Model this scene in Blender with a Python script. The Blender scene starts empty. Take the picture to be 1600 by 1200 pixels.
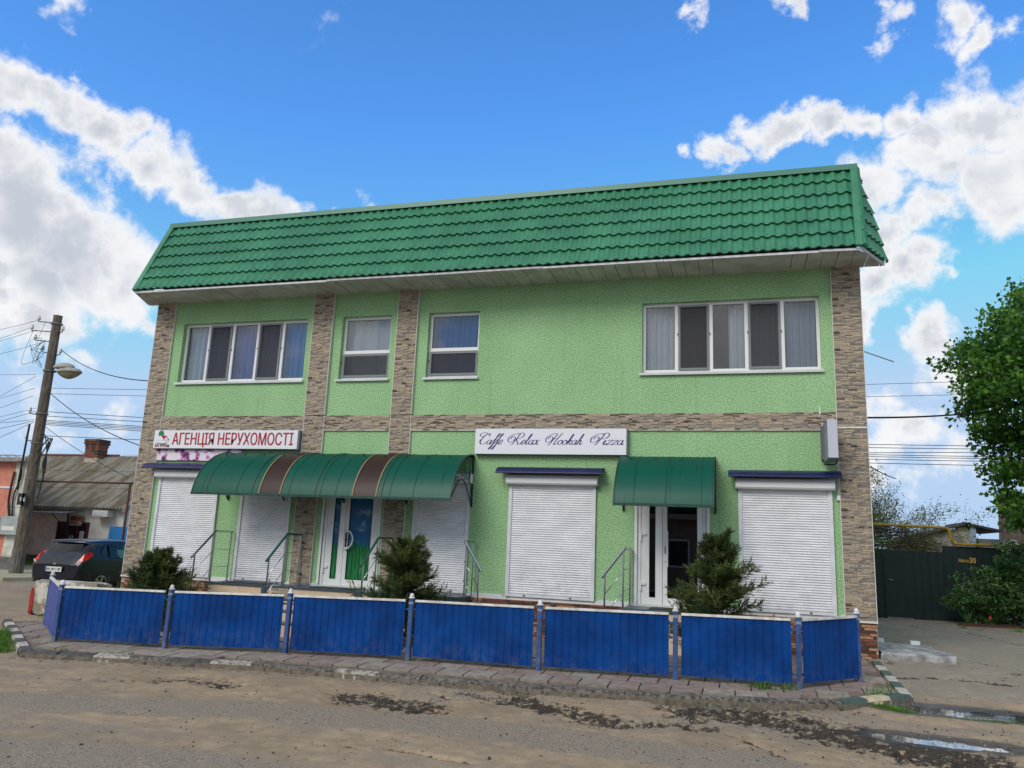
import bpy, bmesh, math, random
import numpy as np
from math import radians, sin, cos, pi, sqrt, atan2
from mathutils import Vector, Matrix
random.seed(7); rng = np.random.default_rng(7)
S = bpy.context.scene
COL = S.collection

# ------------------------------------------------------------------ camera
FPX = 1218.5; YAW, PIT, ROL = radians(-16.498), radians(11.614), radians(2.403)
CAM = Vector((0, -14.4, 1.7))
_w = Vector((sin(YAW)*cos(PIT), cos(YAW)*cos(PIT), sin(PIT)))
_r = Vector((cos(YAW), -sin(YAW), 0)); _u = _r.cross(_w)
CR = _r*cos(ROL)+_u*sin(ROL); CU = -_r*sin(ROL)+_u*cos(ROL); CW = _w
cd = bpy.data.cameras.new('camera'); cam = bpy.data.objects.new('camera', cd); COL.objects.link(cam)
cd.sensor_width = 36; cd.lens = FPX/1600*36; cd.clip_start = 0.05; cd.clip_end = 3000
cam.matrix_world = Matrix(((CR.x, CU.x, -CW.x, CAM.x), (CR.y, CU.y, -CW.y, CAM.y), (CR.z, CU.z, -CW.z, CAM.z), (0, 0, 0, 1)))
S.camera = cam
def ray(px, py): return CW+CR*((px-800)/FPX)-CU*((py-600)/FPX)
def atY(px, py, y):                       # point where a photo direction meets a plane parallel to the facade
    d = ray(px, py); return CAM+d*((y-CAM.y)/d.y)

# ------------------------------------------------------------------ sky, sun, exposure
SUN_EL, SUN_AZ = radians(38), radians(202)          # azimuth clockwise from +Y: light comes from behind the camera, a little left
W = bpy.data.worlds.new('World'); S.world = W; W.use_nodes = True
nt = W.node_tree; N = nt.nodes; L = nt.links; N.clear()
def nn(t, **k):
    n = N.new(t)
    for a, b in k.items(): setattr(n, a, b)
    return n
def math_(op, a, b=None, c=None, clamp=False, tree=None):
    n = (tree or nt).nodes.new('ShaderNodeMath'); n.operation = op; n.use_clamp = clamp
    for i, v in enumerate((a, b, c)):
        if v is None: continue
        if isinstance(v, (int, float)): n.inputs[i].default_value = v
        else: (tree or nt).links.new(v, n.inputs[i])
    return n.outputs[0]
def mrange(v, a, b, c, d, tree=None, smooth=True):
    t = tree or nt; n = t.nodes.new('ShaderNodeMapRange'); n.interpolation_type = 'SMOOTHSTEP' if smooth else 'LINEAR'
    t.links.new(v, n.inputs[0])
    for i, x in enumerate((a, b, c, d)): n.inputs[i+1].default_value = x
    return n.outputs[0]
sky = nn('ShaderNodeTexSky'); sky.sky_type = 'NISHITA'; sky.sun_disc = False
sky.sun_elevation = SUN_EL; sky.sun_rotation = SUN_AZ; sky.air_density = 1.0; sky.dust_density = 0.0; sky.ozone_density = 3.0
SKY_STRENGTH = 0.135; EXPO = 0.46
tc = nn('ShaderNodeTexCoord'); nrm = nn('ShaderNodeVectorMath', operation='NORMALIZE'); L.new(tc.outputs['Generated'], nrm.inputs[0])
D = nrm.outputs[0]
# gentle warp of the view direction so cloud rims are ragged
wn = nn('ShaderNodeTexNoise'); wn.inputs['Scale'].default_value = 9; wn.inputs['Detail'].default_value = 6; wn.inputs['Roughness'].default_value = .62
L.new(D, wn.inputs['Vector'])
ws = nn('ShaderNodeVectorMath', operation='SUBTRACT'); L.new(wn.outputs['Color'], ws.inputs[0]); ws.inputs[1].default_value = (.5, .5, .5)
wm = nn('ShaderNodeVectorMath', operation='SCALE'); L.new(ws.outputs[0], wm.inputs[0]); wm.inputs['Scale'].default_value = .15
wa = nn('ShaderNodeVectorMath', operation='ADD'); L.new(D, wa.inputs[0]); L.new(wm.outputs[0], wa.inputs[1])
wd = nn('ShaderNodeVectorMath', operation='NORMALIZE'); L.new(wa.outputs[0], wd.inputs[0])
# cumulus banks: (direction as seen in the photograph, angular radius in photo pixels, thickness)
BANKS = [(20,140,75,1),(95,165,70,1),(150,215,60,.95),(140,120,28,.5),(215,270,66,1),(300,290,72,1),(380,315,62,.95),(440,325,36,.7),(500,325,20,.45),(560,330,30,.5),
         (20,270,60,.9),(30,340,110,1.2),(110,400,110,1.2),(60,470,120,1.2),(190,430,70,1),(-80,420,150,1.2),(-60,260,90,1),(120,560,60,.6),(220,500,22,.5),(200,640,40,.5),(60,640,70,.6),(140,10,34,.5),
         (1140,225,36,.9),(1200,200,44,.95),(1270,190,46,1),(1340,180,50,1),(1410,165,50,1),(1085,232,16,.5),
         (1545,185,78,1.0),(1450,250,74,1.0),(1560,285,95,1.1),(1450,335,50,.9),(1680,240,140,1.2),(1370,300,66,1.0),
         (1390,370,60,1),(1430,420,62,1),(1370,450,60,1),(1350,500,30,.8),(1470,440,35,.7),
         (1450,540,48,.75),(1420,525,30,.6),(1500,580,60,.8),(1440,605,36,.6),(1390,640,50,.8),(1420,690,55,.9),(1480,720,50,.8),(1370,720,50,.8),(1440,755,40,.6),
         (1490,45,44,.85),(1530,65,40,.8),(1590,35,26,.6),(1400,15,26,.55),(1230,15,34,.7),(1395,60,20,.4),(1075,5,22,.6)]
acc = None
for (px, py, rp, k) in BANKS:
    d = ray(px, py).normalized()
    v = nn('ShaderNodeVectorMath', operation='DISTANCE'); L.new(wd.outputs[0], v.inputs[0]); v.inputs[1].default_value = d
    r = rp/FPX*1.28*cos(math.acos(min(1, d.dot(CW))))
    m = mrange(v.outputs['Value'], 0, r, k, 0, smooth=False)
    acc = m if acc is None else math_('MAXIMUM', acc, m)
# scattered cumulus added over the unseen sky, cover raised to whiten the light
on = nn('ShaderNodeTexNoise'); on.inputs['Scale'].default_value = 2.6; on.inputs['Detail'].default_value = 4; L.new(wd.outputs[0], on.inputs['Vector'])
rest = mrange(on.outputs['Fac'], .38, .60, 0, 1.1)
vd = nn('ShaderNodeVectorMath', operation='DOT_PRODUCT'); L.new(D, vd.inputs[0]); vd.inputs[1].default_value = CW
rest = math_('MULTIPLY', rest, mrange(vd.outputs['Value'], .62, .76, 1, 0))
acc = math_('MAXIMUM', acc, rest)
fn = nn('ShaderNodeTexNoise'); fn.inputs['Scale'].default_value = 17; fn.inputs['Detail'].default_value = 9; fn.inputs['Roughness'].default_value = .6
L.new(D, fn.inputs['Vector'])
dens = math_('ADD', acc, math_('MULTIPLY', math_('SUBTRACT', fn.outputs['Fac'], .5), 1.25))
cover = mrange(dens, .20, .62, 0, 1)
gn = nn('ShaderNodeTexNoise'); gn.inputs['Scale'].default_value = 6.5; gn.inputs['Detail'].default_value = 4; gn.inputs['Roughness'].default_value = .55
gadd = nn('ShaderNodeVectorMath', operation='ADD'); L.new(D, gadd.inputs[0]); gadd.inputs[1].default_value = (3.1, 1.7, .6); L.new(gadd.outputs[0], gn.inputs['Vector'])
shade = math_('MULTIPLY', mrange(dens, .45, 1.1, 0, 1), mrange(gn.outputs['Fac'], .36, .58, 0, 1))
f2 = nn('ShaderNodeTexNoise'); f2.inputs['Scale'].default_value = 9; f2.inputs['Detail'].default_value = 6; f2.inputs['Roughness'].default_value = .55; L.new(D, f2.inputs['Vector'])
f3 = nn('ShaderNodeTexNoise'); f3.inputs['Scale'].default_value = 9; f3.inputs['Detail'].default_value = 6; f3.inputs['Roughness'].default_value = .55
fo = nn('ShaderNodeVectorMath', operation='ADD'); L.new(D, fo.inputs[0]); fo.inputs[1].default_value = (0, 0, .022); L.new(fo.outputs[0], f3.inputs['Vector'])
puff = math_('MULTIPLY', mrange(math_('SUBTRACT', f3.outputs['Fac'], f2.outputs['Fac']), -.02, .10, 0, .75), mrange(dens, .40, .75, 0, 1))
shade = math_('MAXIMUM', shade, puff)
cmix = nn('ShaderNodeMixRGB'); L.new(shade, cmix.inputs[0]); 
CW_ = 1/SKY_STRENGTH/2**EXPO
cmix.inputs[1].default_value = (.93*CW_, .94*CW_, .96*CW_, 1); cmix.inputs[2].default_value = (.56*CW_, .60*CW_, .68*CW_, 1)
hs = nn('ShaderNodeHueSaturation'); hs.inputs['Hue'].default_value = .505; hs.inputs['Saturation'].default_value = 1.27; hs.inputs['Value'].default_value = 1.5
L.new(sky.outputs[0], hs.inputs['Color'])
soft = nn('ShaderNodeMixRGB', blend_type='DARKEN'); soft.inputs[0].default_value = 1; L.new(hs.outputs[0], soft.inputs[1]); soft.inputs[2].default_value = (.47*CW_, .65*CW_, .90*CW_, 1)   # thin haze: the blue never washes out at the horizon
smix = nn('ShaderNodeMixRGB'); L.new(cover, smix.inputs[0]); L.new(soft.outputs[0], smix.inputs[1]); L.new(cmix.outputs[0], smix.inputs[2])
bg = nn('ShaderNodeBackground'); bg.inputs['Strength'].default_value = SKY_STRENGTH; L.new(smix.outputs[0], bg.inputs['Color'])
out = nn('ShaderNodeOutputWorld'); L.new(bg.outputs[0], out.inputs['Surface'])
sl = bpy.data.lights.new('sun', 'SUN'); sun = bpy.data.objects.new('sun', sl); COL.objects.link(sun)
sl.energy = 1.5; sl.angle = radians(28); sl.color = (1, .94, .85)
sd = Vector((sin(SUN_AZ)*cos(SUN_EL), cos(SUN_AZ)*cos(SUN_EL), sin(SUN_EL)))
sun.rotation_euler = sd.to_track_quat('Z', 'Y').to_euler(); sun.location = (0, -20, 30)
S.view_settings.view_transform = 'Standard'; S.view_settings.look = 'None'; S.view_settings.gamma = 1; S.view_settings.exposure = EXPO
S.render.engine = 'CYCLES'; S.cycles.use_denoising = True

# ------------------------------------------------------------------ materials
def lin(c):
    return tuple(((x/255)/12.92 if x/255 <= .04045 else ((x/255+.055)/1.055)**2.4) for x in c)
MATS = {}
def mat(name, c1, c2=None, scale=8, rough=.6, bump=0, bscale=None, metal=0, detail=5, stretch=(1,1,1), spec=.5, lo=.35, hi=.65, rand=0, trans=0, alpha=1, coat=0, dirt=None):
    if name in MATS: return MATS[name]
    m = bpy.data.materials.new(name); m.use_nodes = True; t = m.node_tree; b = t.nodes['Principled BSDF']
    b.inputs['Roughness'].default_value = rough; b.inputs['Metallic'].default_value = metal
    b.inputs['Specular IOR Level'].default_value = spec; b.inputs['Transmission Weight'].default_value = trans; b.inputs['Alpha'].default_value = alpha
    b.inputs['Coat Weight'].default_value = coat
    col = None
    g = t.nodes.new('ShaderNodeNewGeometry'); mp = t.nodes.new('ShaderNodeMapping'); mp.inputs['Scale'].default_value = stretch
    t.links.new(g.outputs['Position'], mp.inputs['Vector'])
    if c2 is not None:
        n = t.nodes.new('ShaderNodeTexNoise'); n.inputs['Scale'].default_value = scale; n.inputs['Detail'].default_value = detail; n.inputs['Roughness'].default_value = .6
        t.links.new(mp.outputs[0], n.inputs['Vector'])
        mx = t.nodes.new('ShaderNodeMixRGB'); mx.inputs[1].default_value = (*lin(c1), 1); mx.inputs[2].default_value = (*lin(c2), 1)
        t.links.new(mrange(n.outputs['Fac'], lo, hi, 0, 1, tree=t), mx.inputs[0]); col = mx.outputs[0]
    if dirt:                                             # splashed dust, ragged, thick near the ground
        dc, z0, z1, k = dirt; sp = t.nodes.new('ShaderNodeSeparateXYZ'); t.links.new(g.outputs['Position'], sp.inputs[0])
        dn = t.nodes.new('ShaderNodeTexNoise'); dn.inputs['Scale'].default_value = 7; dn.inputs['Detail'].default_value = 8; dn.inputs['Roughness'].default_value = .7; t.links.new(g.outputs['Position'], dn.inputs['Vector'])
        f = math_('MULTIPLY', mrange(sp.outputs['Z'], z0, z1, k, k*.12, tree=t), mrange(dn.outputs['Fac'], .42, .68, 0, 1, tree=t), tree=t)
        dx = t.nodes.new('ShaderNodeMixRGB'); t.links.new(f, dx.inputs[0]); dx.inputs[2].default_value = (*lin(dc), 1)
        if col is None: dx.inputs[1].default_value = (*lin(c1), 1)
        else: t.links.new(col, dx.inputs[1])
        col = dx.outputs[0]
    if rand:
        oi = t.nodes.new('ShaderNodeObjectInfo'); hv = t.nodes.new('ShaderNodeHueSaturation')
        t.links.new(mrange(oi.outputs['Random'], 0, 1, 1-rand, 1+rand, tree=t, smooth=False), hv.inputs['Value'])
        if col is None: hv.inputs['Color'].default_value = (*lin(c1), 1)
        else: t.links.new(col, hv.inputs['Color'])
        col = hv.outputs[0]
    if col is None: b.inputs['Base Color'].default_value = (*lin(c1), 1)
    else: t.links.new(col, b.inputs['Base Color'])
    if bump:
        n2 = t.nodes.new('ShaderNodeTexNoise'); n2.inputs['Scale'].default_value = bscale or scale; n2.inputs['Detail'].default_value = 4
        t.links.new(mp.outputs[0], n2.inputs['Vector'])
        bp = t.nodes.new('ShaderNodeBump'); bp.inputs['Strength'].default_value = bump; bp.inputs['Distance'].default_value = .02
        t.links.new(n2.outputs['Fac'], bp.inputs['Height']); t.links.new(bp.outputs[0], b.inputs['Normal'])
    MATS[name] = m; return m

def plaster():
    m = bpy.data.materials.new('green plaster'); m.use_nodes = True; t = m.node_tree; b = t.nodes['Principled BSDF']; b.inputs['Roughness'].default_value = .85; b.inputs['Specular IOR Level'].default_value = .2
    g = t.nodes.new('ShaderNodeNewGeometry')
    def noise(sc, det, st, ro=.6):
        mp = t.nodes.new('ShaderNodeMapping'); mp.inputs['Scale'].default_value = st; t.links.new(g.outputs['Position'], mp.inputs[0])
        n = t.nodes.new('ShaderNodeTexNoise'); n.inputs['Scale'].default_value = sc; n.inputs['Detail'].default_value = det; n.inputs['Roughness'].default_value = ro
        t.links.new(mp.outputs[0], n.inputs['Vector']); return n.outputs['Fac']
    worm = noise(48, 3, (1, 1, .7))            # bark-beetle grooves
    big = noise(.9, 4, (1, 1, .6)); fine = noise(120, 2, (1, 1, 1)); spot = noise(7, 2, (1, 1, 1))
    mx = t.nodes.new('ShaderNodeMixRGB'); mx.inputs[1].default_value = (*lin((127, 168, 120)), 1); mx.inputs[2].default_value = (*lin((170, 206, 158)), 1)
    t.links.new(mrange(worm, .36, .60, 0, 1, tree=t), mx.inputs[0])
    mx2 = t.nodes.new('ShaderNodeMixRGB'); mx2.blend_type = 'MULTIPLY'; mx2.inputs[0].default_value = 1; t.links.new(mx.outputs[0], mx2.inputs[1])
    cr = t.nodes.new('ShaderNodeValToRGB'); cr.color_ramp.elements[0].position = .3; cr.color_ramp.elements[0].color = (.80, .86, .80, 1); cr.color_ramp.elements[1].position = .7; cr.color_ramp.elements[1].color = (1, 1, 1, 1)
    t.links.new(big, cr.inputs[0]); t.links.new(cr.outputs[0], mx2.inputs[2])
    mx3 = t.nodes.new('ShaderNodeMixRGB'); mx3.inputs[2].default_value = (*lin((58, 84, 56)), 1); t.links.new(mx2.outputs[0], mx3.inputs[1])
    t.links.new(mrange(spot, .70, .80, 0, .5, tree=t), mx3.inputs[0]); strk = noise(1.5, 5, (5, 1, .22), .7)
    mx4 = t.nodes.new('ShaderNodeMixRGB'); mx4.inputs[2].default_value = (*lin((92, 122, 88)), 1); t.links.new(mx3.outputs[0], mx4.inputs[1]); t.links.new(mrange(strk, .55, .80, 0, .4, tree=t), mx4.inputs[0]); t.links.new(mx4.outputs[0], b.inputs['Base Color'])
    h = math_('ADD', mrange(worm, .38, .58, 0, 1, tree=t), math_('MULTIPLY', fine, .3, tree=t), tree=t)
    bp = t.nodes.new('ShaderNodeBump'); bp.inputs['Strength'].default_value = .45; bp.inputs['Distance'].default_value = .005
    t.links.new(h, bp.inputs['Height']); t.links.new(bp.outputs[0], b.inputs['Normal']); return m
M_PLASTER = plaster()

def ground_mat(name, asphalt, dust, broken):
    m = bpy.data.materials.new(name); m.use_nodes = True; t = m.node_tree; b = t.nodes['Principled BSDF']
    g = t.nodes.new('ShaderNodeNewGeometry')
    def noise(sc, det, ro=.6):
        n = t.nodes.new('ShaderNodeTexNoise'); n.inputs['Scale'].default_value = sc; n.inputs['Detail'].default_value = det; n.inputs['Roughness'].default_value = ro
        t.links.new(g.outputs['Position'], n.inputs['Vector']); return n.outputs['Fac']
    def attr(a):
        n = t.nodes.new('ShaderNodeAttribute'); n.attribute_name = a; return n.outputs['Fac']
    fine = noise(70, 3); mid = noise(6, 6, .65); big = noise(1.1, 5)
    def mixc(f, a, c):
        x = t.nodes.new('ShaderNodeMixRGB')
        if isinstance(f, float): x.inputs[0].default_value = f
        else: t.links.new(f, x.inputs[0])
        for i, k in ((1, a), (2, c)):
            if isinstance(k, tuple): x.inputs[i].default_value = (*lin(k), 1)
            else: t.links.new(k, x.inputs[i])
        return x.outputs[0]
    a = mixc(mrange(fine, .3, .7, 0, 1, tree=t), tuple(int(c*.72) for c in asphalt), tuple(min(255, int(c*1.22)) for c in asphalt))
    d = mixc(mrange(mid, .3, .7, 0, 1, tree=t), tuple(int(c*.90) for c in dust), tuple(min(255, int(c*1.05)) for c in dust))
    d = mixc(mrange(big, .42, .66, 0, .45, tree=t), d, tuple(int(c*.74) for c in dust))
    d = mixc(mrange(fine, .50, .72, 0, .6, tree=t), d, tuple(int(c*.6) for c in dust))
    dm = math_('ADD', attr('dust'), math_('MULTIPLY', math_('SUBTRACT', mid, .5, tree=t), .7, tree=t), tree=t)
    c = mixc(mrange(dm, .05, .95, 0, 1, tree=t), a, d)
    br = mixc(mrange(fine, .35, .65, 0, 1, tree=t), tuple(int(x*.45) for x in broken), broken)
    bm = math_('ADD', attr('dark'), math_('MULTIPLY', math_('SUBTRACT', noise(13, 7, .75), .5, tree=t), 2.4, tree=t), tree=t)
    c = mixc(mrange(bm, .42, .72, 0, 1, tree=t), c, br)
    c = mixc(mrange(attr('wet'), .2, .8, 0, .75, tree=t), c, (38, 33, 28))
    t.links.new(c, b.inputs['Base Color'])
    t.links.new(mrange(attr('wet'), .2, .9, .92, .35, tree=t), b.inputs['Roughness']); b.inputs['Specular IOR Level'].default_value = .3
    bp = t.nodes.new('ShaderNodeBump'); bp.inputs['Strength'].default_value = .5; bp.inputs['Distance'].default_value = .012
    t.links.new(math_('ADD', fine, math_('MULTIPLY', mid, 1.2, tree=t), tree=t), bp.inputs['Height']); t.links.new(bp.outputs[0], b.inputs['Normal'])
    return m
M_ROAD = ground_mat('dusty asphalt', (136, 124, 109), (162, 143, 117), (82, 73, 62))
M_DRIVE = ground_mat('dusty concrete', (136, 128, 114), (156, 144, 124), (78, 72, 64))

WHITE = mat('white upvc', (226, 228, 228), rough=.35)
WHITE_M = mat('white painted metal', (214, 216, 220), (200, 202, 206), scale=3, rough=.42)
SLATS = mat('shutter slats', (230, 232, 236), (218, 220, 224), scale=2.2, rough=.5, stretch=(1, 1, 3), dirt=((160, 154, 144), .6, 1.6, .35))
NAVY = mat('navy metal', (28, 32, 84), (20, 24, 66), scale=4, rough=.35)
FENCE = mat('blue sheet', (0, 66, 138), (0, 50, 112), scale=1.6, rough=.5, spec=.15, dirt=((120, 120, 118), -.15, .4, .22))
FENCE_D = mat('faded blue sheet', (44, 72, 146), (74, 82, 146), scale=3, rough=.5, stretch=(3, 3, .5))
POST = mat('blue post paint', (42, 82, 140), (30, 62, 112), scale=9, rough=.5, lo=.4, hi=.7, dirt=((150, 140, 124), -.2, .3, .6))
TRIM = mat('white trim', (226, 226, 224), (190, 186, 178), scale=7, rough=.5)
ROOF = mat('green roof metal', (64, 134, 98), (52, 116, 84), scale=1.3, rough=.34, spec=.5)
SOFFIT = mat('soffit panel', (196, 198, 194), (172, 172, 166), scale=2.5, rough=.55, rand=.06)
STEEL = mat('stainless steel', (190, 192, 196), rough=.22, metal=1)
STEEL_G = mat('green foil on steel', (58, 110, 92), rough=.3, metal=.4)
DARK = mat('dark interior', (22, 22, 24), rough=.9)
TRIM_L = mat('corner bead', (206, 204, 196), rough=.5)
GRANITE = mat('granite tile', (78, 96, 112), (46, 58, 70), scale=60, rough=.35)
BEIGE = mat('beige riser tile', (212, 190, 160), (200, 176, 146), scale=5, rough=.5)
STONES = [mat('ledger stone '+n, a, b, scale=30, rough=.8, bump=.4, bscale=60, stretch=(1, 1, 4)) for n, a, b in
          (('beige', (176, 164, 146), (150, 138, 122)), ('grey', (152, 144, 134), (124, 116, 108)), ('brown', (110, 94, 82), (88, 74, 64)), ('sand', (190, 176, 152), (166, 150, 128)))]
BRICKS = [mat('plinth brick '+n, a, b, scale=25, rough=.85, bump=.3, bscale=50) for n, a, b in
          (('red', (132, 78, 60), (104, 60, 48)), ('tan', (176, 138, 104), (146, 110, 82)), ('dark', (82, 56, 46), (64, 46, 40)))]
MORTAR = mat('mortar', (186, 174, 156), (160, 148, 130), scale=30, rough=.9)
GROUT = mat('tile grout', (128, 120, 110), rough=.9)
CONC = mat('grey concrete', (150, 148, 142), (118, 116, 110), scale=9, rough=.9, bump=.4, bscale=30)
BLACKP = mat('black rubber', (20, 20, 22), rough=.6)
RUST = mat('rusty pipe', (92, 52, 40), (70, 40, 32), scale=20, rough=.8)

def glass_mat(name, tint=(.02, .025, .03), mixf=.35, refl=1.0):
    m = bpy.data.materials.new(name); m.use_nodes = True; t = m.node_tree; t.nodes.clear()
    o = t.nodes.new('ShaderNodeOutputMaterial'); gl = t.nodes.new('ShaderNodeBsdfGlossy'); gl.inputs['Roughness'].default_value = .01
    gl.inputs['Color'].default_value = (refl, refl, refl, 1)
    tr = t.nodes.new('ShaderNodeBsdfTransparent'); tr.inputs['Color'].default_value = (*tint, 1)
    fr = t.nodes.new('ShaderNodeFresnel'); fr.inputs['IOR'].default_value = 1.52
    f = math_('ADD', math_('MULTIPLY', fr.outputs[0], 1.6, tree=t), mixf, tree=t, clamp=True)
    mx = t.nodes.new('ShaderNodeMixShader'); t.links.new(f, mx.inputs[0]); t.links.new(tr.outputs[0], mx.inputs[1]); t.links.new(gl.outputs[0], mx.inputs[2])
    t.links.new(mx.outputs[0], o.inputs[0]); return m
GLASS = glass_mat('window glass', (.82, .86, .9), .05)
GLASS_D = glass_mat('dark door glass', (.35, .38, .40), .03)
CARGLASS = glass_mat('car glass', (.03, .04, .05), -.03)
def screen_mat():
    m = bpy.data.materials.new('insect screen'); m.use_nodes = True; t = m.node_tree; t.nodes.clear()
    o = t.nodes.new('ShaderNodeOutputMaterial'); df = t.nodes.new('ShaderNodeBsdfDiffuse'); df.inputs['Color'].default_value = (.07, .07, .075, 1)
    tr = t.nodes.new('ShaderNodeBsdfTransparent'); mx = t.nodes.new('ShaderNodeMixShader'); mx.inputs[0].default_value = .62
    t.links.new(tr.outputs[0], mx.inputs[1]); t.links.new(df.outputs[0], mx.inputs[2]); t.links.new(mx.outputs[0], o.inputs[0]); return m
SCREEN = screen_mat()
def awning_mat(name, c, dk):
    m = bpy.data.materials.new(name); m.use_nodes = True; t = m.node_tree; b = t.nodes['Principled BSDF']; b.inputs['Roughness'].default_value = .38
    g = t.nodes.new('ShaderNodeNewGeometry'); mp = t.nodes.new('ShaderNodeMapping'); mp.inputs['Scale'].default_value = (9, .35, .35); t.links.new(g.outputs['Position'], mp.inputs[0])
    n = t.nodes.new('ShaderNodeTexNoise'); n.inputs['Scale'].default_value = 1.6; n.inputs['Detail'].default_value = 6; n.inputs['Roughness'].default_value = .7; t.links.new(mp.outputs[0], n.inputs['Vector'])
    mx = t.nodes.new('ShaderNodeMixRGB'); mx.inputs[1].default_value = (*lin(c), 1); mx.inputs[2].default_value = (*lin(dk), 1)
    t.links.new(mrange(n.outputs['Fac'], .58, .70, 0, .75, tree=t), mx.inputs[0]); t.links.new(mx.outputs[0], b.inputs['Base Color'])
    tl = t.nodes.new('ShaderNodeBsdfTranslucent'); t.links.new(mx.outputs[0], tl.inputs['Color'])
    sh = t.nodes.new('ShaderNodeMixShader'); sh.inputs[0].default_value = .6; o = t.nodes['Material Output']
    t.links.new(b.outputs[0], sh.inputs[1]); t.links.new(tl.outputs[0], sh.inputs[2]); t.links.new(sh.outputs[0], o.inputs[0]); return m
AWN = awning_mat('green polycarbonate', (28, 124, 104), (12, 66, 56))
AWN_B = awning_mat('brown polycarbonate', (92, 72, 66), (52, 42, 40))
AWN_F = mat('awning steel paint', (20, 62, 54), rough=.5)
AWN_T = mat('aged trim strip', (136, 116, 84), rough=.6)

# ------------------------------------------------------------------ mesh helpers
class MB:
    def __init__(s): s.v = []; s.f = []; s.m = []
    def add(s, vs, fs, mi=0):
        n = len(s.v); s.v += [tuple(v) for v in vs]; s.f += [tuple(i+n for i in f) for f in fs]; s.m += [mi]*len(fs); return s
    def box(s, x0, x1, y0, y1, z0, z1, mi=0):
        return s.add([(x0,y0,z0),(x1,y0,z0),(x1,y1,z0),(x0,y1,z0),(x0,y0,z1),(x1,y0,z1),(x1,y1,z1),(x0,y1,z1)],
              [(0,3,2,1),(4,5,6,7),(0,1,5,4),(1,2,6,5),(2,3,7,6),(3,0,4,7)], mi)
    def obox(s, c, a, b, d, mi=0):                       # centre and three half-axes
        c, a, b, d = Vector(c), Vector(a), Vector(b), Vector(d)
        return s.add([c-a-b-d, c+a-b-d, c+a+b-d, c-a+b-d, c-a-b+d, c+a-b+d, c+a+b+d, c-a+b+d],
              [(0,3,2,1),(4,5,6,7),(0,1,5,4),(1,2,6,5),(2,3,7,6),(3,0,4,7)], mi)
    def quad(s, a, b, c, d, mi=0): return s.add([a, b, c, d], [(0, 1, 2, 3)], mi)
    def grid(s, rows, mi=0, close=False):
        n = len(s.v); w = len(rows[0])
        for r in rows: s.v += [tuple(p) for p in r]
        for i in range(len(rows)-1):
            for j in range(w-1 if not close else w):
                k = (j+1) % w
                s.f.append((n+i*w+j, n+i*w+k, n+(i+1)*w+k, n+(i+1)*w+j)); s.m.append(mi)
        return s
    def tube(s, pts, r, n=8, mi=0, r1=None, cap=True):
        pts = [Vector(p) for p in pts]; k = len(pts); rows = []
        up = Vector((0, 0, 1)) if abs((pts[1]-pts[0]).normalized().z) < .9 else Vector((1, 0, 0)); t0 = None
        for i, p in enumerate(pts):
            t = (pts[min(i+1, k-1)]-pts[max(i-1, 0)]).normalized()
            a = (t.cross(up) if t0 is None else (a0-t*a0.dot(t))).normalized(); b = t.cross(a); a0 = a; t0 = t
            rr = r if r1 is None else r+(r1-r)*i/(k-1)
            rows.append([p+(a*cos(2*pi*j/n)+b*sin(2*pi*j/n))*rr for j in range(n)])
        base = len(s.v); s.grid(rows, mi, True)
        if cap:
            s.f.append(tuple(base+j for j in range(n))[::-1]); s.m.append(mi)
            s.f.append(tuple(base+(k-1)*n+j for j in range(n))); s.m.append(mi)
        return s
    def lathe(s, prof, c, n=16, mi=0):
        return s.grid([[(c[0]+r*cos(2*pi*j/n), c[1]+r*sin(2*pi*j/n), c[2]+z) for j in range(n)] for r, z in prof], mi, True)
    def mesh(s, name, mats, org=(0, 0, 0), smooth=False):
        me = bpy.data.meshes.new(name); o = Vector(org)
        me.from_pydata([Vector(v)-o for v in s.v], [], s.f)
        for m in (mats if isinstance(mats, (list, tuple)) else [mats]): me.materials.append(m)
        if isinstance(mats, (list, tuple)): me.polygons.foreach_set('material_index', s.m)
        if smooth:
            me.polygons.foreach_set('use_smooth', [True]*len(me.polygons))
            if smooth != True: me.set_sharp_from_angle(angle=radians(smooth))
        me.update(); return me
    def build(s, name, mats, parent=None, smooth=False, loc=None):
        org = Vector(loc) if loc is not None else Vector((0, 0, 0))
        if parent is not None and loc is None: org = worg(parent)
        o = bpy.data.objects.new(name, s.mesh(name, mats, org, smooth)); COL.objects.link(o)
        if parent is not None: o.parent = parent; o.location = org-worg(parent)
        else: o.location = org
        return o
def worg(o):
    v = Vector((0, 0, 0))
    while o is not None: v = v+o.location; o = o.parent
    return v
def tag(o, label=None, cat=None, group=None, kind=None):
    if label: o['label'] = label
    if cat: o['category'] = cat
    if group: o['group'] = group
    if kind: o['kind'] = kind
    return o
def thing(name, label, cat, loc=(0, 0, 0), group=None):
    o = bpy.data.objects.new(name, None); COL.objects.link(o); o.location = loc; o.empty_display_size = .2
    return tag(o, label, cat, group)
def inst(me, name, parent, loc, rot=None):
    o = bpy.data.objects.new(name, me); COL.objects.link(o); o.parent = parent; o.location = Vector(loc)-worg(parent)
    if rot: o.rotation_euler = rot
    return o
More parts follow.
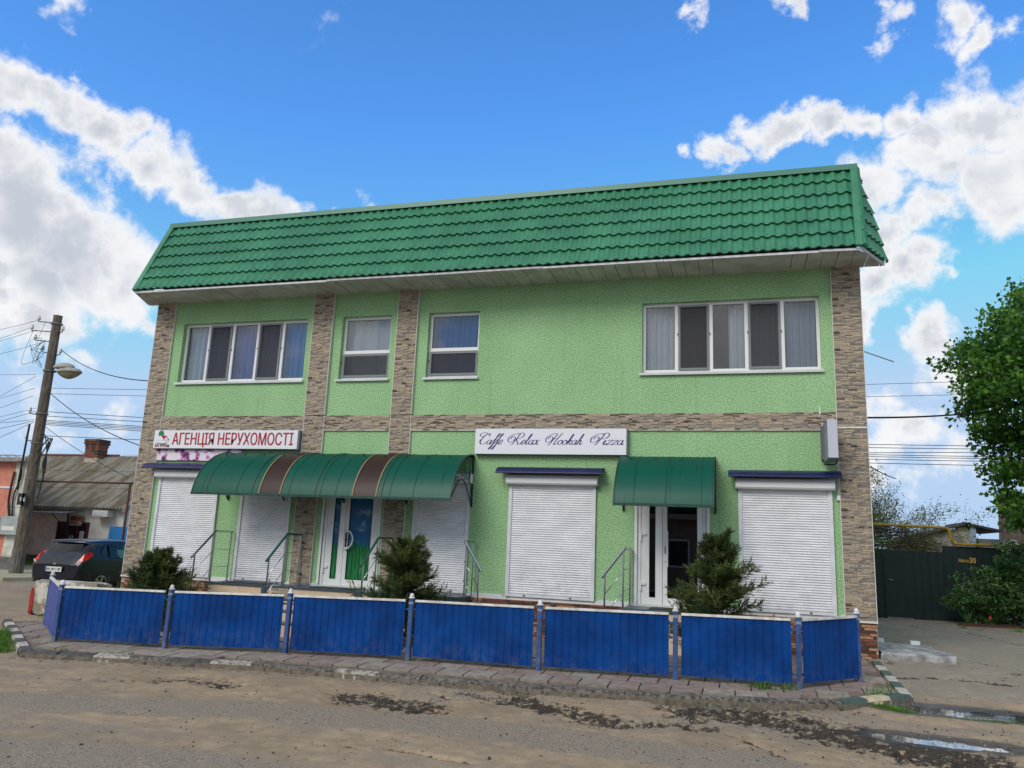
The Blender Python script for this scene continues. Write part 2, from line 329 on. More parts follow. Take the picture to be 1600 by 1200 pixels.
def arr_mesh(name, V, F, mats, smooth=False, midx=None):
    me = bpy.data.meshes.new(name); V = np.asarray(V, np.float32); F = np.asarray(F, np.int32); k = F.shape[1]
    me.vertices.add(len(V)); me.vertices.foreach_set('co', V.ravel())
    me.loops.add(F.size); me.loops.foreach_set('vertex_index', F.ravel())
    me.polygons.add(len(F)); me.polygons.foreach_set('loop_start', np.arange(0, F.size, k, dtype=np.int32))
    for m in (mats if isinstance(mats, (list, tuple)) else [mats]): me.materials.append(m)
    if midx is not None: me.polygons.foreach_set('material_index', np.asarray(midx, np.int32))
    if smooth: me.polygons.foreach_set('use_smooth', np.ones(len(F), bool))
    me.update(calc_edges=True); me.validate(); return me
def arr_obj(name, V, F, mats, parent=None, smooth=False, midx=None):
    if parent is not None: V = np.asarray(V)-np.array(worg(parent))
    o = bpy.data.objects.new(name, arr_mesh(name, V, F, mats, smooth, midx)); COL.objects.link(o); o.parent = parent; return o
def text_mb(body, size, mx=1.0, extrude=.004, bold=0, shear=0):
    """letters as a flat mesh in the xz plane, front towards -y, left end at x=0, baseline z=0"""
    c = bpy.data.curves.new('lettering', 'FONT'); c.body = body; c.size = size; c.extrude = extrude; c.offset = bold; c.shear = shear; c.resolution_u = 3
    o = bpy.data.objects.new('lettering', c); COL.objects.link(o); bpy.context.view_layer.update()
    me = bpy.data.meshes.new_from_object(o.evaluated_get(bpy.context.evaluated_depsgraph_get()))
    b = MB(); b.add([(v.co.x*mx, -v.co.z, v.co.y) for v in me.vertices], [tuple(p.vertices) for p in me.polygons])
    bpy.data.objects.remove(o); bpy.data.meshes.remove(me); return b
def shifted(b, d, sx=1, sz=1):
    b.v = [(v[0]*sx+d[0], v[1]+d[1], v[2]*sz+d[2]) for v in b.v]; return b

# ------------------------------------------------------------------ terrain
def gz(x, y):                                            # pavement level, a slight fall to the left and to the road
    x = np.asarray(x, float); y = np.asarray(y, float)
    return .14+.012*(np.maximum(x, -13)-2.1)+.04*np.clip(y, -4.8, 0)+np.where(x > 0, -.008, .012)*np.clip(y, 0, 12)
def sstep(a, b, x):
    t = np.clip((x-a)/(b-a), 0, 1); return t*t*(3-2*t)
def ground(x, y):
    x = np.asarray(x, float); y = np.asarray(y, float)
    return gz(x, y)-np.where(x > 1.5, .09-.075*sstep(-3.2, -.3, y), .09)
def hit(px, py, f=ground):                               # photo direction -> point on the ground
    d = ray(px, py); z = 0.
    for _ in range(60):
        p = CAM+d*((z-CAM.z)/d.z); z = float(f(p.x, p.y))
    return p
_lat = rng.random((4, 256, 256))
def vnoise(x, y, k=0):
    xi = np.floor(x).astype(int); yi = np.floor(y).astype(int); fx = x-xi; fy = y-yi; fx = fx*fx*(3-2*fx); fy = fy*fy*(3-2*fy); a = _lat[k]
    q = lambda i, j: a[(xi+i) % 256, (yi+j) % 256]
    return (q(0, 0)*(1-fx)+q(1, 0)*fx)*(1-fy)+(q(0, 1)*(1-fx)+q(1, 1)*fx)*fy
def fbm(x, y, o=4, k=0):
    r = 0; a = .5; t = 0
    for i in range(o): r = r+a*vnoise(x*2**i+17.3*i, y*2**i+5.1*i, k); t += a; a *= .55
    return r/t
def seg_dist(X, Y, pts):
    d = np.full(X.shape, 1e9)
    for (ax, ay), (bx, by) in zip(pts[:-1], pts[1:]):
        l = (bx-ax)**2+(by-ay)**2+1e-9; t = np.clip(((X-ax)*(bx-ax)+(Y-ay)*(by-ay))/l, 0, 1)
        d = np.minimum(d, np.hypot(X-ax-t*(bx-ax), Y-ay-t*(by-ay)))
    return d
def wpts(*pp): return [(lambda p: (p.x, p.y))(hit(*q)) for q in pp]
def axis(lo, fine0, fine1, hi, st, coarse=.8):
    a = list(np.arange(fine0, fine1+1e-6, st))
    l = list(fine0-np.geomspace(st*2, max(fine0-lo, st*3), 22))[::-1] if lo < fine0 else []
    h = list(fine1+np.geomspace(st*2, max(hi-fine1, st*3), 22)) if hi > fine1 else []
    return np.array(l+a+h)
PITS = [(wpts((560,1088),(620,1098),(655,1102)), .34, 1.05), (wpts((810,1092),(900,1112),(960,1128)), .27, 1.0), (wpts((730,1083),(800,1090)), .16, .6), (wpts((905,1120),(975,1133),(1040,1128),(1110,1135)), .17, .9),
        (wpts((1090,1108),(1190,1118),(1290,1140),(1390,1166),(1500,1186),(1640,1215)), .44, 1.05), (wpts((1150,1110),(1240,1118)), .06, .8), (wpts((250,1062),(300,1060),(345,1068)), .22, .75), (wpts((130,1062),(210,1062)), .12, .4)]
CRACKS = [wpts((500,1162),(540,1163),(575,1172),(610,1167),(680,1182),(735,1190)), wpts((320,1082),(400,1083)), wpts((190,1112),(220,1113)), wpts((1000,1092),(1050,1100)), wpts((1150,1113),(1200,1117)),
          wpts((660,1080),(720,1092),(800,1100)), wpts((1060,1130),(1150,1150),(1220,1180))]
POOLS = [wpts((1425,1108),(1480,1112),(1540,1116),(1640,1126)), wpts((1392,1150),(1450,1157),(1500,1162),(1560,1169))]
TRACKS = [(wpts((-300,1078),(0,1095),(400,1108),(800,1143),(1200,1200)), .42), (wpts((-300,1150),(0,1178),(300,1200),(700,1275)), .5)]
KERBLINE = [(-10.52, -4.52), (-6.78, -4.10), (-2.86, -4.14), (.29, -3.84), (1.19, -3.58)]
def road_fields(X, Y):
    n1 = fbm(X*1.7, Y*1.7, 4); n2 = fbm(X*7, Y*7, 4, 1); n3 = fbm(X*22, Y*22, 3, 2)
    dark = np.zeros_like(X); dz = (n1-.5)*.022+(n2-.5)*.010+(n3-.5)*.006; dust = .80-.9*sstep(.52, .66, fbm(X*.7+4, Y*1.6, 4, 3))*.5; wet = np.zeros_like(X)
    for pts, r, k in PITS:
        d = seg_dist(X, Y, pts)+(n2-.5)*.35+(n1-.5)*.25
        m = 1-sstep(r*.15, r*2.0, d); rid = np.abs(fbm(X*6+3, Y*9, 4, 3)-.5)*2; dark = np.maximum(dark, m*k*(.55+.75*(1-sstep(0, .35, rid))))
        dz = dz-m*k*.035-m*k*.05*(1-sstep(0, .22, rid))+m*k*(n3-.5)*.07
    for pts in CRACKS:
        d = seg_dist(X, Y, pts)+(n2-.5)*.10
        m = 1-sstep(.01, .055, np.abs(d)); dark = np.maximum(dark, m*.95); dz = dz-m*.045
    for pts, w in TRACKS:
        d = seg_dist(X, Y, pts)+(n1-.5)*.3; dust = np.minimum(dust, .05+.8*sstep(w*.75, w*1.35, d))
    kd = seg_dist(X, Y, KERBLINE); dark = np.maximum(dark, (1-sstep(.05, .42, kd+(n1-.5)*.3))*.42); dust = dust-.25*(1-sstep(.1, .5, kd))
    ck = np.abs(fbm(X*2.3+9, Y*2.3, 4, 3)-.5); dz = dz-.010*(1-sstep(.0, .02, ck)); dark = np.maximum(dark, (1-sstep(0, .016, ck))*.5*sstep(.5, .62, n1))
    for (pts, hw) in zip(POOLS, (.36, .21)):
        d = seg_dist(X, Y, pts)+(n2-.5)*.14+(n1-.5)*.10; near = 1-sstep(hw+.12, hw+.40, d); m = 1-sstep(hw*.35, hw*1.05, d); wet = np.maximum(wet, 1-sstep(hw*.8, hw+.30, d))
        zc = float(np.mean([ground(*q) for q in pts])); dz = dz*(1-near)+near*(np.clip(dz, -.008, .012)+zc-ground(X, Y))-m*.05
    return dz, dust, dark, wet
def ground_patch(name, xs, ys, mat_, fields, extra=0):
    X, Y = np.meshgrid(xs, ys); dz, dust, dark, wet = fields(X, Y); Z = ground(X, Y)+dz+extra
    V = np.stack([X, Y, Z], -1).reshape(-1, 3); w = len(xs); i, j = np.meshgrid(np.arange(len(ys)-1), np.arange(w-1), indexing='ij'); a = (i*w+j).ravel()
    o = arr_obj(name, V, np.stack([a, a+1, a+w+1, a+w], -1), mat_, smooth=True)
    for n, q in (('dust', dust), ('dark', dark), ('wet', wet)):
        at = o.data.attributes.new(n, 'FLOAT', 'POINT'); at.data.foreach_set('value', q.ravel().astype(np.float32))
    return tag(o, kind='structure')
ground_patch('road', axis(-70, -13.5, 5, 60, .038), axis(-60, -9.6, -2.4, -2.4, .032), M_ROAD, road_fields)
DCR = [wpts((1395,1058),(1480,1060),(1540,1066),(1600,1072)), wpts((1430,1010),(1500,1030),(1600,1048)), wpts((1500,985),(1560,1000),(1620,1010)), wpts((1400,985),(1470,990)), wpts((1420,1092),(1500,1105),(1600,1112))]
def drive_fields(X, Y):
    n1 = fbm(X*1.3, Y*1.3, 4); n2 = fbm(X*5, Y*5, 4, 1)
    dark = .55*sstep(.56, .70, n1)*sstep(.42, .6, n2); dust = .35+.9*(n1-.3)+.3*sstep(5, 9, Y); dz = (n1-.5)*.02+(n2-.5)*.01
    for q in DCR:
        d = seg_dist(X, Y, q)+(n2-.5)*.22; m = 1-sstep(.015, .075, np.abs(d)); dark = np.maximum(dark, m*.8); dz = dz-m*.02
    ck = np.abs(fbm(X*1.6+3, Y*1.6, 4, 3)-.5); dark = np.maximum(dark, (1-sstep(0, .015, ck))*.6)
    e = sstep(-2.4, -1.6, Y); r = road_fields(X, Y)
    return dz*e+r[0]*(1-e), dust*e+r[1]*(1-e), dark*e+r[2]*(1-e), r[3]*(1-e)
ground_patch('driveway', axis(1.95, 1.95, 9, 60, .06), axis(-2.4, -2.4, 11, 60, .06), M_DRIVE, drive_fields)
def side_fields(X, Y):
    n1 = fbm(X*.9, Y*.9, 4); n2 = fbm(X*5, Y*5, 4, 1); e = sstep(-2.4, -1.6, Y); r = road_fields(X, Y)
    d0 = (n1-.5)*.03+(n2-.5)*.01
    return d0*e+r[0]*(1-e), (.35+.9*(n1-.25))*e+r[1]*(1-e), .4*sstep(.6, .7, n1)*e+r[2]*(1-e), 0*n1
ground_patch('side_street', axis(-90, -30, -12.75, -12.75, .14), axis(-2.4, -2.4, 14, 60, .14), M_ROAD, side_fields)
g = MB().quad((-400, -300, -.6), (400, -300, -.6), (400, 600, -.6), (-400, 600, -.6)).build('ground', mat('dry earth', (120, 112, 88), (96, 100, 70), scale=.6, rough=.95)); tag(g, kind='structure')
WATER = mat('puddle water', (74, 74, 74), rough=.04, spec=1.0, bump=.04, bscale=10, coat=1.0)
def catmull2(p, n):
    r = []
    for (ax, ay), (bx, by) in zip(p[:-1], p[1:]): r += [(ax+(bx-ax)*k/n, ay+(by-ay)*k/n) for k in range(n)]
    return r+[p[-1]]
for pts, hw in zip(POOLS, (.36, .21)):
    P_ = [Vector((*q, 0)) for q in catmull2(pts, 12)]; n_ = len(P_); up_, lo_ = [], []; t0 = (P_[1]-P_[0]).normalized(); P_[0] = P_[0]-t0*hw*.9; P_[-1] = P_[-1]+t0*hw*.9
    zz = float(np.mean([ground(*q) for q in pts]))-.018
    for k, p in enumerate(P_): nr = Vector((-t0.y, t0.x, 0))*hw*1.15; up_.append((p.x+nr.x, p.y+nr.y, zz)); lo_.append((p.x-nr.x, p.y-nr.y, zz))
    tag(MB().grid([up_, lo_]).build('puddle', WATER), kind='structure')
# pavement: base sheet, slabs, kerb stones
KERB = [(-13.7, -2.05), (-10.52, -4.52), (-8.7, -4.32), (-6.78, -4.10), (-4.8, -4.12), (-2.86, -4.14), (-1.3, -4.02), (.29, -3.84), (1.19, -3.58), (2.08, -2.84), (2.1, -.12)]
PAVE = KERB+[(2.1, -.02), (-12.86, -.02), (-13.1, -1.6)]
def inside(p, poly):
    c = False; j = len(poly)-1
    for i in range(len(poly)):
        (xi, yi), (xj, yj) = poly[i], poly[j]
        if (yi > p[1]) != (yj > p[1]) and p[0] < (xj-xi)*(p[1]-yi)/(yj-yi)+xi: c = not c
        j = i
    return c
b = MB(); n = len(PAVE)
b.add([(x, y, float(gz(x, y))-.03) for x, y in PAVE]+[(x, y, -.5) for x, y in PAVE], [tuple(range(n))]+[(i+n, (i+1) % n+n, (i+1) % n, i) for i in range(n)])
pav = tag(b.build('pavement', mat('sand joint', (122, 112, 98), (96, 88, 76), scale=12, rough=.95)), kind='structure')
SLABM = [mat('paving slab '+n_, a, c, scale=7, rough=.9, bump=.3, bscale=40, rand=.06) for n_, a, c in (('grey', (152, 142, 130), (128, 120, 108)), ('rose', (142, 126, 116), (122, 108, 99)))]
slab_me = []
for m_ in SLABM:
    q = MB().box(-.19, .19, -.19, .19, -.03, .0); me = q.mesh('paving_slab', m_); slab_me.append(me)
cnt = 0
for iy in range(22):
    for ix in range(42):
        x, y = -13.5+.4*ix+(.2 if iy % 2 else 0), -.25-.4*iy*.5*2
        y = -.3-.2*iy*2
        if y > -2.1 and -12.2 < x < 1.2: continue                       # behind the fence, out of sight
        if not all(inside((x+a, y+c), PAVE) for a in (-.2, .2) for c in (-.2, .2)): continue
        dK = min(float(seg_dist(np.array(x), np.array(y), KERB)), 9)
        if dK < .26: continue
        o = inst(slab_me[1 if (random.random() < .35 or (iy % 3 == 1 and random.random() < .5)) else 0], 'paving_slab', pav, (x, y, float(gz(x, y))+random.uniform(-.004, .004)), (random.uniform(.03, .05), -.012+random.uniform(-.008, .008), random.uniform(-.01, .01))); cnt += 1
KM = {'k': mat('black kerb paint', (62, 63, 62), (86, 84, 78), scale=14, rough=.85), 'w': mat('white kerb paint', (196, 190, 176), (158, 150, 134), scale=10, rough=.8),
      'g': mat('green kerb paint', (58, 84, 74), (80, 96, 86), scale=14, rough=.8), 'c': mat('worn kerb concrete', (120, 114, 104), (62, 60, 56), scale=16, rough=.95, bump=.8, bscale=30), 'p': mat('peeled kerb paint', (168, 163, 152), (100, 95, 86), scale=14, rough=.9, lo=.44, hi=.62, bump=.7, bscale=30), 'y': mat('cream kerb paint', (206, 192, 160), (178, 160, 130), scale=9, rough=.8)}
kerb = thing('kerb', None, None, (-3, -4.1, 0)); tag(kerb, kind='structure')
def kerb_run(a, c, cols, h=.1, w=.15, worn=0):
    a, c = Vector((*a, 0)), Vector((*c, 0)); d = c-a; n_ = len(cols); t = d.normalized(); nr = Vector((-t.y, t.x, 0))
    for i, k in enumerate(cols):
        p0, p1 = a+d*(i/n_), a+d*((i+1)/n_-.004); rows = []; m_ = 8
        for j in range(m_+1):
            p = p0+(p1-p0)*(j/m_); jx = worn*random.uniform(-.02, .012); jz = worn*random.uniform(-.028, .004); q = p+nr*w
            z0 = float(gz(p.x, p.y)); z1 = float(gz(q.x, q.y)); zb = float(ground(p.x, p.y))-.09
            rows.append([(p.x-nr.x*jx, p.y-nr.y*jx, zb), (p.x-nr.x*jx*.6, p.y-nr.y*jx*.6, z0-.035+jz*1.5), (p.x+nr.x*.025, p.y+nr.y*.025, z0+.012+jz), (q.x, q.y, z1+.012+jz*.3), (q.x, q.y, zb)])
        MB().grid(rows).add(rows[0], [(0, 1, 2, 3, 4)]).add(rows[-1], [(4, 3, 2, 1, 0)]).build('kerb_stone', KM[k], kerb, smooth=50)
kerb_run(KERB[0], KERB[1], 'kwkwkwkwk')
seq = ['kkp', 'ckp', 'ccp', 'ccc', 'ccc', 'cc', 'cc', 'cg']
for i, s_ in zip(range(1, 9), seq): kerb_run(KERB[i], KERB[i+1], s_ if i < 8 else 'gyg', worn=1 if i < 8 else .15)
kerb_run(KERB[9], (2.1, -.35), 'wgwgwg')

# ------------------------------------------------------------------ main building
XL, XR, ZE, ZP = -12.86, 2.11, 6.82, .70
BD = 9.0
bld = thing('shop_building', 'two storey green plastered shop building with green metal tiled mansard and stone clad pilasters', 'building', (-5.4, 0, 0))
PIL = [(-12.86, -12.38), (-8.77, -8.31), (-6.79, -6.35), (1.64, 2.11)]
WIN = [(-12.12, -8.94, 4.95, 6.32), (-8.09, -6.95, 4.95, 6.32), (-6.11, -5.0, 4.95, 6.32), (-1.73, 1.43, 4.95, 6.32)]
SHUT = [(-12.22, -10.68), (-10.11, -8.9), (-6.17, -5.0), (-4.22, -2.55), (-.03, 1.51)]
DOORS = [(-8.13, -6.91), (-1.79, -.57)]
holes = WIN+[(a, b_, .76, 2.98) for a, b_ in DOORS]
def wall_cells(b, x0, x1, z0, z1, holes, y, th):
    xs = sorted({x0, x1, *[h[0] for h in holes], *[h[1] for h in holes]}); zs = sorted({z0, z1, *[h[2] for h in holes], *[h[3] for h in holes]})
    for i in range(len(xs)-1):
        for j in range(len(zs)-1):
            cx, cz = (xs[i]+xs[i+1])/2, (zs[j]+zs[j+1])/2
            if any(h[0] < cx < h[1] and h[2] < cz < h[3] for h in holes): continue
            b.quad((xs[i], y, zs[j]), (xs[i+1], y, zs[j]), (xs[i+1], y, zs[j+1]), (xs[i], y, zs[j+1]))
    for h in holes:
        a, c, d, e = h
        b.quad((a, y, d), (a, y+th, d), (a, y+th, e), (a, y, e)); b.quad((c, y, d), (c, y, e), (c, y+th, e), (c, y+th, d))
        b.quad((a, y, e), (a, y+th, e), (c, y+th, e), (c, y, e)); b.quad((a, y, d), (c, y, d), (c, y+th, d), (a, y+th, d))
b = MB(); wall_cells(b, XL+.02, XR-.02, .2, ZE+.3, holes, 0, .30)
b.quad((XL+.02, 0, -.3), (XL+.02, 0, 8.5), (XL+.02, BD, 8.5), (XL+.02, BD, -.3)); b.quad((XR-.02, 0, -.3), (XR-.02, BD, -.3), (XR-.02, BD, 8.5), (XR-.02, 0, 8.5))
b.quad((XL+.02, BD, -.3), (XL+.02, BD, 8.5), (XR-.02, BD, 8.5), (XR-.02, BD, -.3)); b.quad((XL+.02, 0, 8.5), (XR-.02, 0, 8.5), (XR-.02, BD, 8.5), (XL+.02, BD, 8.5))
b.build('plaster_wall', M_PLASTER, bld)
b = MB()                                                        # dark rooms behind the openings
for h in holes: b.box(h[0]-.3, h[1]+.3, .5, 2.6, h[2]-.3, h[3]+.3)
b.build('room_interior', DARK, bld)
# stone cladding: ledger tiles
def ledger(w, h, seed):
    r = random.Random(seed); b = MB(); z = 0.
    b.box(0, w-.002, .004, .014, 0, h-.002, 4)
    hs_ = [r.uniform(.6, 1.4) for _ in range(6)]; s_ = sum(hs_); hs_ = [q*h/s_ for q in hs_]
    for q in hs_:
        x = 0.
        while x < w-.02:
            l = min(r.uniform(.05, .20), w-x)
            if w-x-l < .04: l = w-x
            d = r.uniform(-.008, .011); k = r.choices((0, 1, 2, 3), (5, 3, .9, 3.5))[0]
            b.box(x, x+l-.003, -.010-d, .006, z, z+q-.003, k); x += l
        z += q
    return b
TH = .155
lm = {w: [ledger(w, TH, 100*i+int(w*100)).mesh('stone_tile', STONES+[GROUT]) for i in range(4)] for w in (.27, .20, .41)}
def pilaster(x0, x1, z0, z1, label=None, y=-.035, hide=None):
    b = MB().box(x0+.004, x1-.004, y+.008, .02, z0, z1); p = b.build('stone_pilaster', GROUT, bld)
    z = z1; k = 0; w = x1-x0; joined = MB()
    while z-TH > z0-.08:
        a = .27 if k % 2 else .20
        for xx, ww in ((x0, a), (x0+a, w-a)):
            me = lm[.27 if ww > .235 else .20][random.randrange(4)]
            if hide and hide[0] < z < hide[1]:
                continue
            o = inst(me, 'stone_tile', p, (xx, y, z-TH)); o.scale = (ww/(.27 if ww > .235 else .20), 1, 1)
        z -= TH; k += 1
    e = MB()
    for xx, s_ in ((x0, -1), (x1, 1)): e.box(xx-.006+.006*s_, xx+.006+.006*s_, y-.014, .01, z0, z1)
    e.build('corner_bead', TRIM_L, p)
    return p
pilaster(*PIL[0], ZP, ZE); pilaster(*PIL[3], ZP, ZE)
for x0, x1 in PIL[1:3]: pilaster(x0, x1, 4.19, ZE, y=-.05); pilaster(x0, x1, .76, 4.17, hide=(2.62, 3.45))
band = MB().box(PIL[0][1], PIL[3][0], -.022, .01, 3.875, 4.18).build('stone_band', GROUT, bld)
for r_ in range(2):
    x = PIL[0][1]+.02-(.2 if r_ else 0)
    while x < PIL[3][0]-.02:
        x0 = max(x, PIL[0][1]+.01); w = min(x+.41, PIL[3][0])-x0; skip = any(a-.01 < x0 and x0+w < c+.01 for a, c in PIL[1:3])
        if w > .03 and not skip:
            o = inst(lm[.41][random.randrange(4)], 'stone_tile', band, (x0, -.028, 3.87+.155*r_)); o.scale = (w/.41, 1, 1)
        x += .41
MB().box(PIL[0][1], PIL[3][0], -.036, .0, 3.858, 3.872).build('band_edge', TRIM_L, band)
# plinth of small bricks
pl = MB().box(XL-.01, XR+.004, -.03, .02, -.3, ZP).build('brick_plinth', MORTAR, bld)
b = MB(); z = ZP-.005; k = 0
while z > -.15:
    x = XL+(k % 3)*.05
    while x < XR-.05:
        l = random.uniform(.10, .24); l = min(l, XR-x); b.box(x, x+l-.008, -.045-random.uniform(0, .01), -.02, z-.036, z, random.choices((0, 1, 2), (5, 3, 3))[0]); x += l
    z -= .045; k += 1
tag(b.build('plinth_brick', BRICKS, pl), kind='stuff')
b = MB()                                                       # ledge over the plinth on the corner pilasters, white base strip elsewhere
for x0, x1 in ((PIL[0][0]-.015, PIL[0][1]), (PIL[3][0], PIL[3][1]+.015)): b.box(x0, x1, -.07, .0, ZP-.02, ZP+.012)
b.build('plinth_ledge', TRIM_L, bld)
MB().box(PIL[0][1], PIL[3][0], -.010, .05, ZP-.01, .757).build('threshold_strip', WHITE_M, bld)
edges = sorted([(a-.06, c+.06) for a, c in SHUT]+[(a, c) for a, c in DOORS]+PIL)
x = PIL[0][1]
for a, c in edges:
    if a > x+.03: MB().box(x, a, -.018, .0, ZP, ZP+.085).build('base_strip', WHITE_M, bld)
    x = max(x, c)

# ---- windows
def curtain(parent, x0, x1, z0, z1, y, c, folds, dark=None):
    m_ = mat('curtain '+str(c), c, rough=.9)
    nx = max(8, int((x1-x0)*60)); ph = random.random()*6
    rows = [[(x0+(x1-x0)*j/nx, y+.035*sin(j/nx*folds*2*pi+ph+.5*sin(j*.31))+.006*sin(j*1.3), z) for j in range(nx+1)] for z in (z0, z1)]
    return MB().grid(rows).build('curtain', m_, parent, smooth=True)
SCRF = mat('grey screen frame', (118, 120, 124), rough=.45)
def window(h, cells, curtains):
    x0, x1, z0, z1 = h; f = MB(); y0, y1 = .10, .16; fw = .055
    f.box(x0, x1, y0, y1, z1-fw, z1); f.box(x0, x1, y0, y1, z0, z0+fw+.02); f.box(x0, x0+fw, y0, y1, z0+fw+.02, z1-fw); f.box(x1-fw, x1, y0, y1, z0+fw+.02, z1-fw)
    w = f.build('window', WHITE, bld)
    MB().box(x0-.05, x1+.03, -.055, y0+.01, z0-.032, z0-.006).box(x0-.05, x1+.03, -.055, -.048, z0-.05, z0-.03).build('sill', WHITE_M, w)
    for (a, c, d, e, scr) in cells:                           # fractions of the opening
        ca, cb, cc, ce = x0+(x1-x0)*a, x0+(x1-x0)*c, z0+(z1-z0)*d, z0+(z1-z0)*e
        if c < .99: MB().box(cb-.032, cb+.032, y0-.002, y1, max(cc, z0+.07), min(ce, z1-.055)).build('mullion', WHITE, w)
        if d > .01: MB().box(x0+.05, x1-.05, y0-.002, y1, cc-.035, cc+.035).build('transom', WHITE, w)
        MB().quad((ca+.02, .135, cc+.02), (cb-.02, .135, cc+.02), (cb-.02, .135, ce-.02), (ca+.02, .135, ce-.02)).build('pane', GLASS, w)
        if scr:
            i, k = ca+.035, cb-.035; p, q = cc+.06, ce-.05
            if d > .01: p = cc+.05
            s = MB(); s.box(i, k, .075, .092, p, p+.04); s.box(i, k, .075, .092, q-.04, q); s.box(i, i+.04, .075, .092, p+.04, q-.04); s.box(k-.04, k, .075, .092, p+.04, q-.04)
            fr = s.build('screen_frame', SCRF, w); MB().quad((i+.03, .084, p+.03), (k-.03, .084, p+.03), (k-.03, .084, q-.03), (i+.03, .084, q-.03)).build('insect_screen', SCREEN, w)
            b = MB()
            for xx in (i-.008, k+.008): b.box(xx-.012, xx+.012, .068, .1, (p+q)/2+.05, (p+q)/2+.085)
            b.build('screen_clip', SCRF, w)
    for (a, c, colr, folds) in curtains:
        curtain(w, x0+(x1-x0)*a, x0+(x1-x0)*c, z0-.05, z1-.03, .30, colr, folds)
    return w
five = lambda s: [(i/5, (i+1)/5, 0, 1, i in s) for i in range(5)]
window(WIN[0], five((1, 3)), [(0, .14, (196, 214, 226), 3), (.14, .62, (44, 112, 196), 11), (.62, 1, (96, 150, 206), 9)])
window(WIN[1], [(0, 1, .44, 1, False), (0, 1, 0, .44, True)], [(.0, 1, (206, 210, 214), 3)])
window(WIN[2], [(0, 1, .44, 1, False), (0, 1, 0, .44, True)], [(0, 1, (50, 112, 180), 9)])
window(WIN[3], five((1, 3)), [(0, .18, (206, 210, 216), 5), (.50, .62, (206, 212, 216), 3), (.62, 1, (176, 188, 198), 12)])

# ---- roller shutters
def shutter(x0, x1, z0, box=True, flap=None):
    zt = 2.82; s = thing('roller_shutter', None, None, (0, 0, 0)); s.parent = bld; s.location = Vector(((x0+x1)/2, 0, z0))-worg(bld)
    for a in (x0, x1-.065): MB().box(a, a+.065, -.055, -.004, z0, zt).build('guide_rail', WHITE_M, s)
    nsl = int((zt-z0-.05)/.042); rows = []
    def row(z, y): rows.append([(x0+.06+(x1-x0-.12)*j/6, y, z) for j in range(7)])
    for i in range(nsl):
        z = z0+.05+i*.042
        for dzz, yy in ((.0, -.015), (.006, -.028), (.016, -.036), (.030, -.034), (.038, -.022)): row(z+dzz, yy)
    row(zt, -.02)
    tag(MB().grid(rows).build('slat_curtain', SLATS, s, smooth=35), kind='stuff')
    e = MB().box(x0+.06, x1-.06, -.045, -.012, z0, z0+.05); e.build('bottom_bar', WHITE_M, s)
    k = MB()
    for q in (.22, .74): k.obox((x0+(x1-x0)*q, -.05, z0+.028), (.018, 0, 0), (0, .008, 0), (0, 0, .01))
    k.build('bottom_lock', BLACKP, s)
    a, c = x0-.04, x1+.04
    prof = [(0, 2.82), (-.15, 2.82), (-.175, 2.85), (-.175, 2.93), (-.13, 3.0), (0, 3.0)]
    bx = MB(); L_ = [(a, y, z) for y, z in prof]; R_ = [(c, y, z) for y, z in prof]
    bx.grid([L_, R_]); bx.add(L_, [tuple(range(6))]); bx.add(R_, [tuple(range(6))[::-1]])
    bx.build('shutter_box', mat('shutter box', (222, 224, 226), rough=.22), s)
    if flap:
        fa, fc, zf = flap; rows = []
        for i in range(9):
            t = i/8*pi/2*.9; y = -.32*sin(t); z = zf+.16*cos(t)-.005
            rows.append([(fa, y, z), (fc, y, z)])
        rows2 = [[(p[0], p[1]+.012, p[2]-.012) for p in r] for r in rows][::-1]
        MB().grid(rows+rows2).build('rain_flap', NAVY, s, smooth=40)
for i, (x0, x1) in enumerate(SHUT):
    shutter(x0, x1, .76, flap={0: (-12.50, -10.4, 2.99), 3: (-4.43, -2.40, 3.0), 4: (-.19, 1.65, 3.0)}.get(i))

# ---- doors
def film_mat():
    m = bpy.data.materials.new('grass field film'); m.use_nodes = True; t = m.node_tree; b = t.nodes['Principled BSDF']; b.inputs['Roughness'].default_value = .12
    g = t.nodes.new('ShaderNodeNewGeometry'); sp = t.nodes.new('ShaderNodeSeparateXYZ'); t.links.new(g.outputs['Position'], sp.inputs[0])
    mp = t.nodes.new('ShaderNodeMapping'); mp.inputs['Scale'].default_value = (70, 1, 2.2); t.links.new(g.outputs['Position'], mp.inputs[0])
    n = t.nodes.new('ShaderNodeTexNoise'); n.inputs['Scale'].default_value = 1; n.inputs['Detail'].default_value = 3; t.links.new(mp.outputs[0], n.inputs['Vector'])
    gr = t.nodes.new('ShaderNodeMixRGB'); gr.inputs[1].default_value = (*lin((20, 84, 50)), 1); gr.inputs[2].default_value = (*lin((72, 170, 100)), 1); t.links.new(mrange(n.outputs['Fac'], .42, .72, 0, 1, tree=t), gr.inputs[0])
    cn = t.nodes.new('ShaderNodeTexNoise'); cn.inputs['Scale'].default_value = 4; cn.inputs['Detail'].default_value = 5; t.links.new(g.outputs['Position'], cn.inputs['Vector'])
    sk = t.nodes.new('ShaderNodeMixRGB'); sk.inputs[1].default_value = (*lin((40, 98, 142)), 1); sk.inputs[2].default_value = (*lin((158, 192, 206)), 1); t.links.new(mrange(cn.outputs['Fac'], .5, .75, 0, 1, tree=t), sk.inputs[0])
    z = math_('ADD', sp.outputs['Z'], math_('MULTIPLY', math_('SUBTRACT', n.outputs['Fac'], .5, tree=t), .22, tree=t), tree=t)
    mx = t.nodes.new('ShaderNodeMixRGB'); t.links.new(mrange(z, 1.50, 1.62, 0, 1, tree=t), mx.inputs[0]); t.links.new(gr.outputs[0], mx.inputs[1]); t.links.new(sk.outputs[0], mx.inputs[2])
    t.links.new(mx.outputs[0], b.inputs['Base Color']); return m
FILM = film_mat()
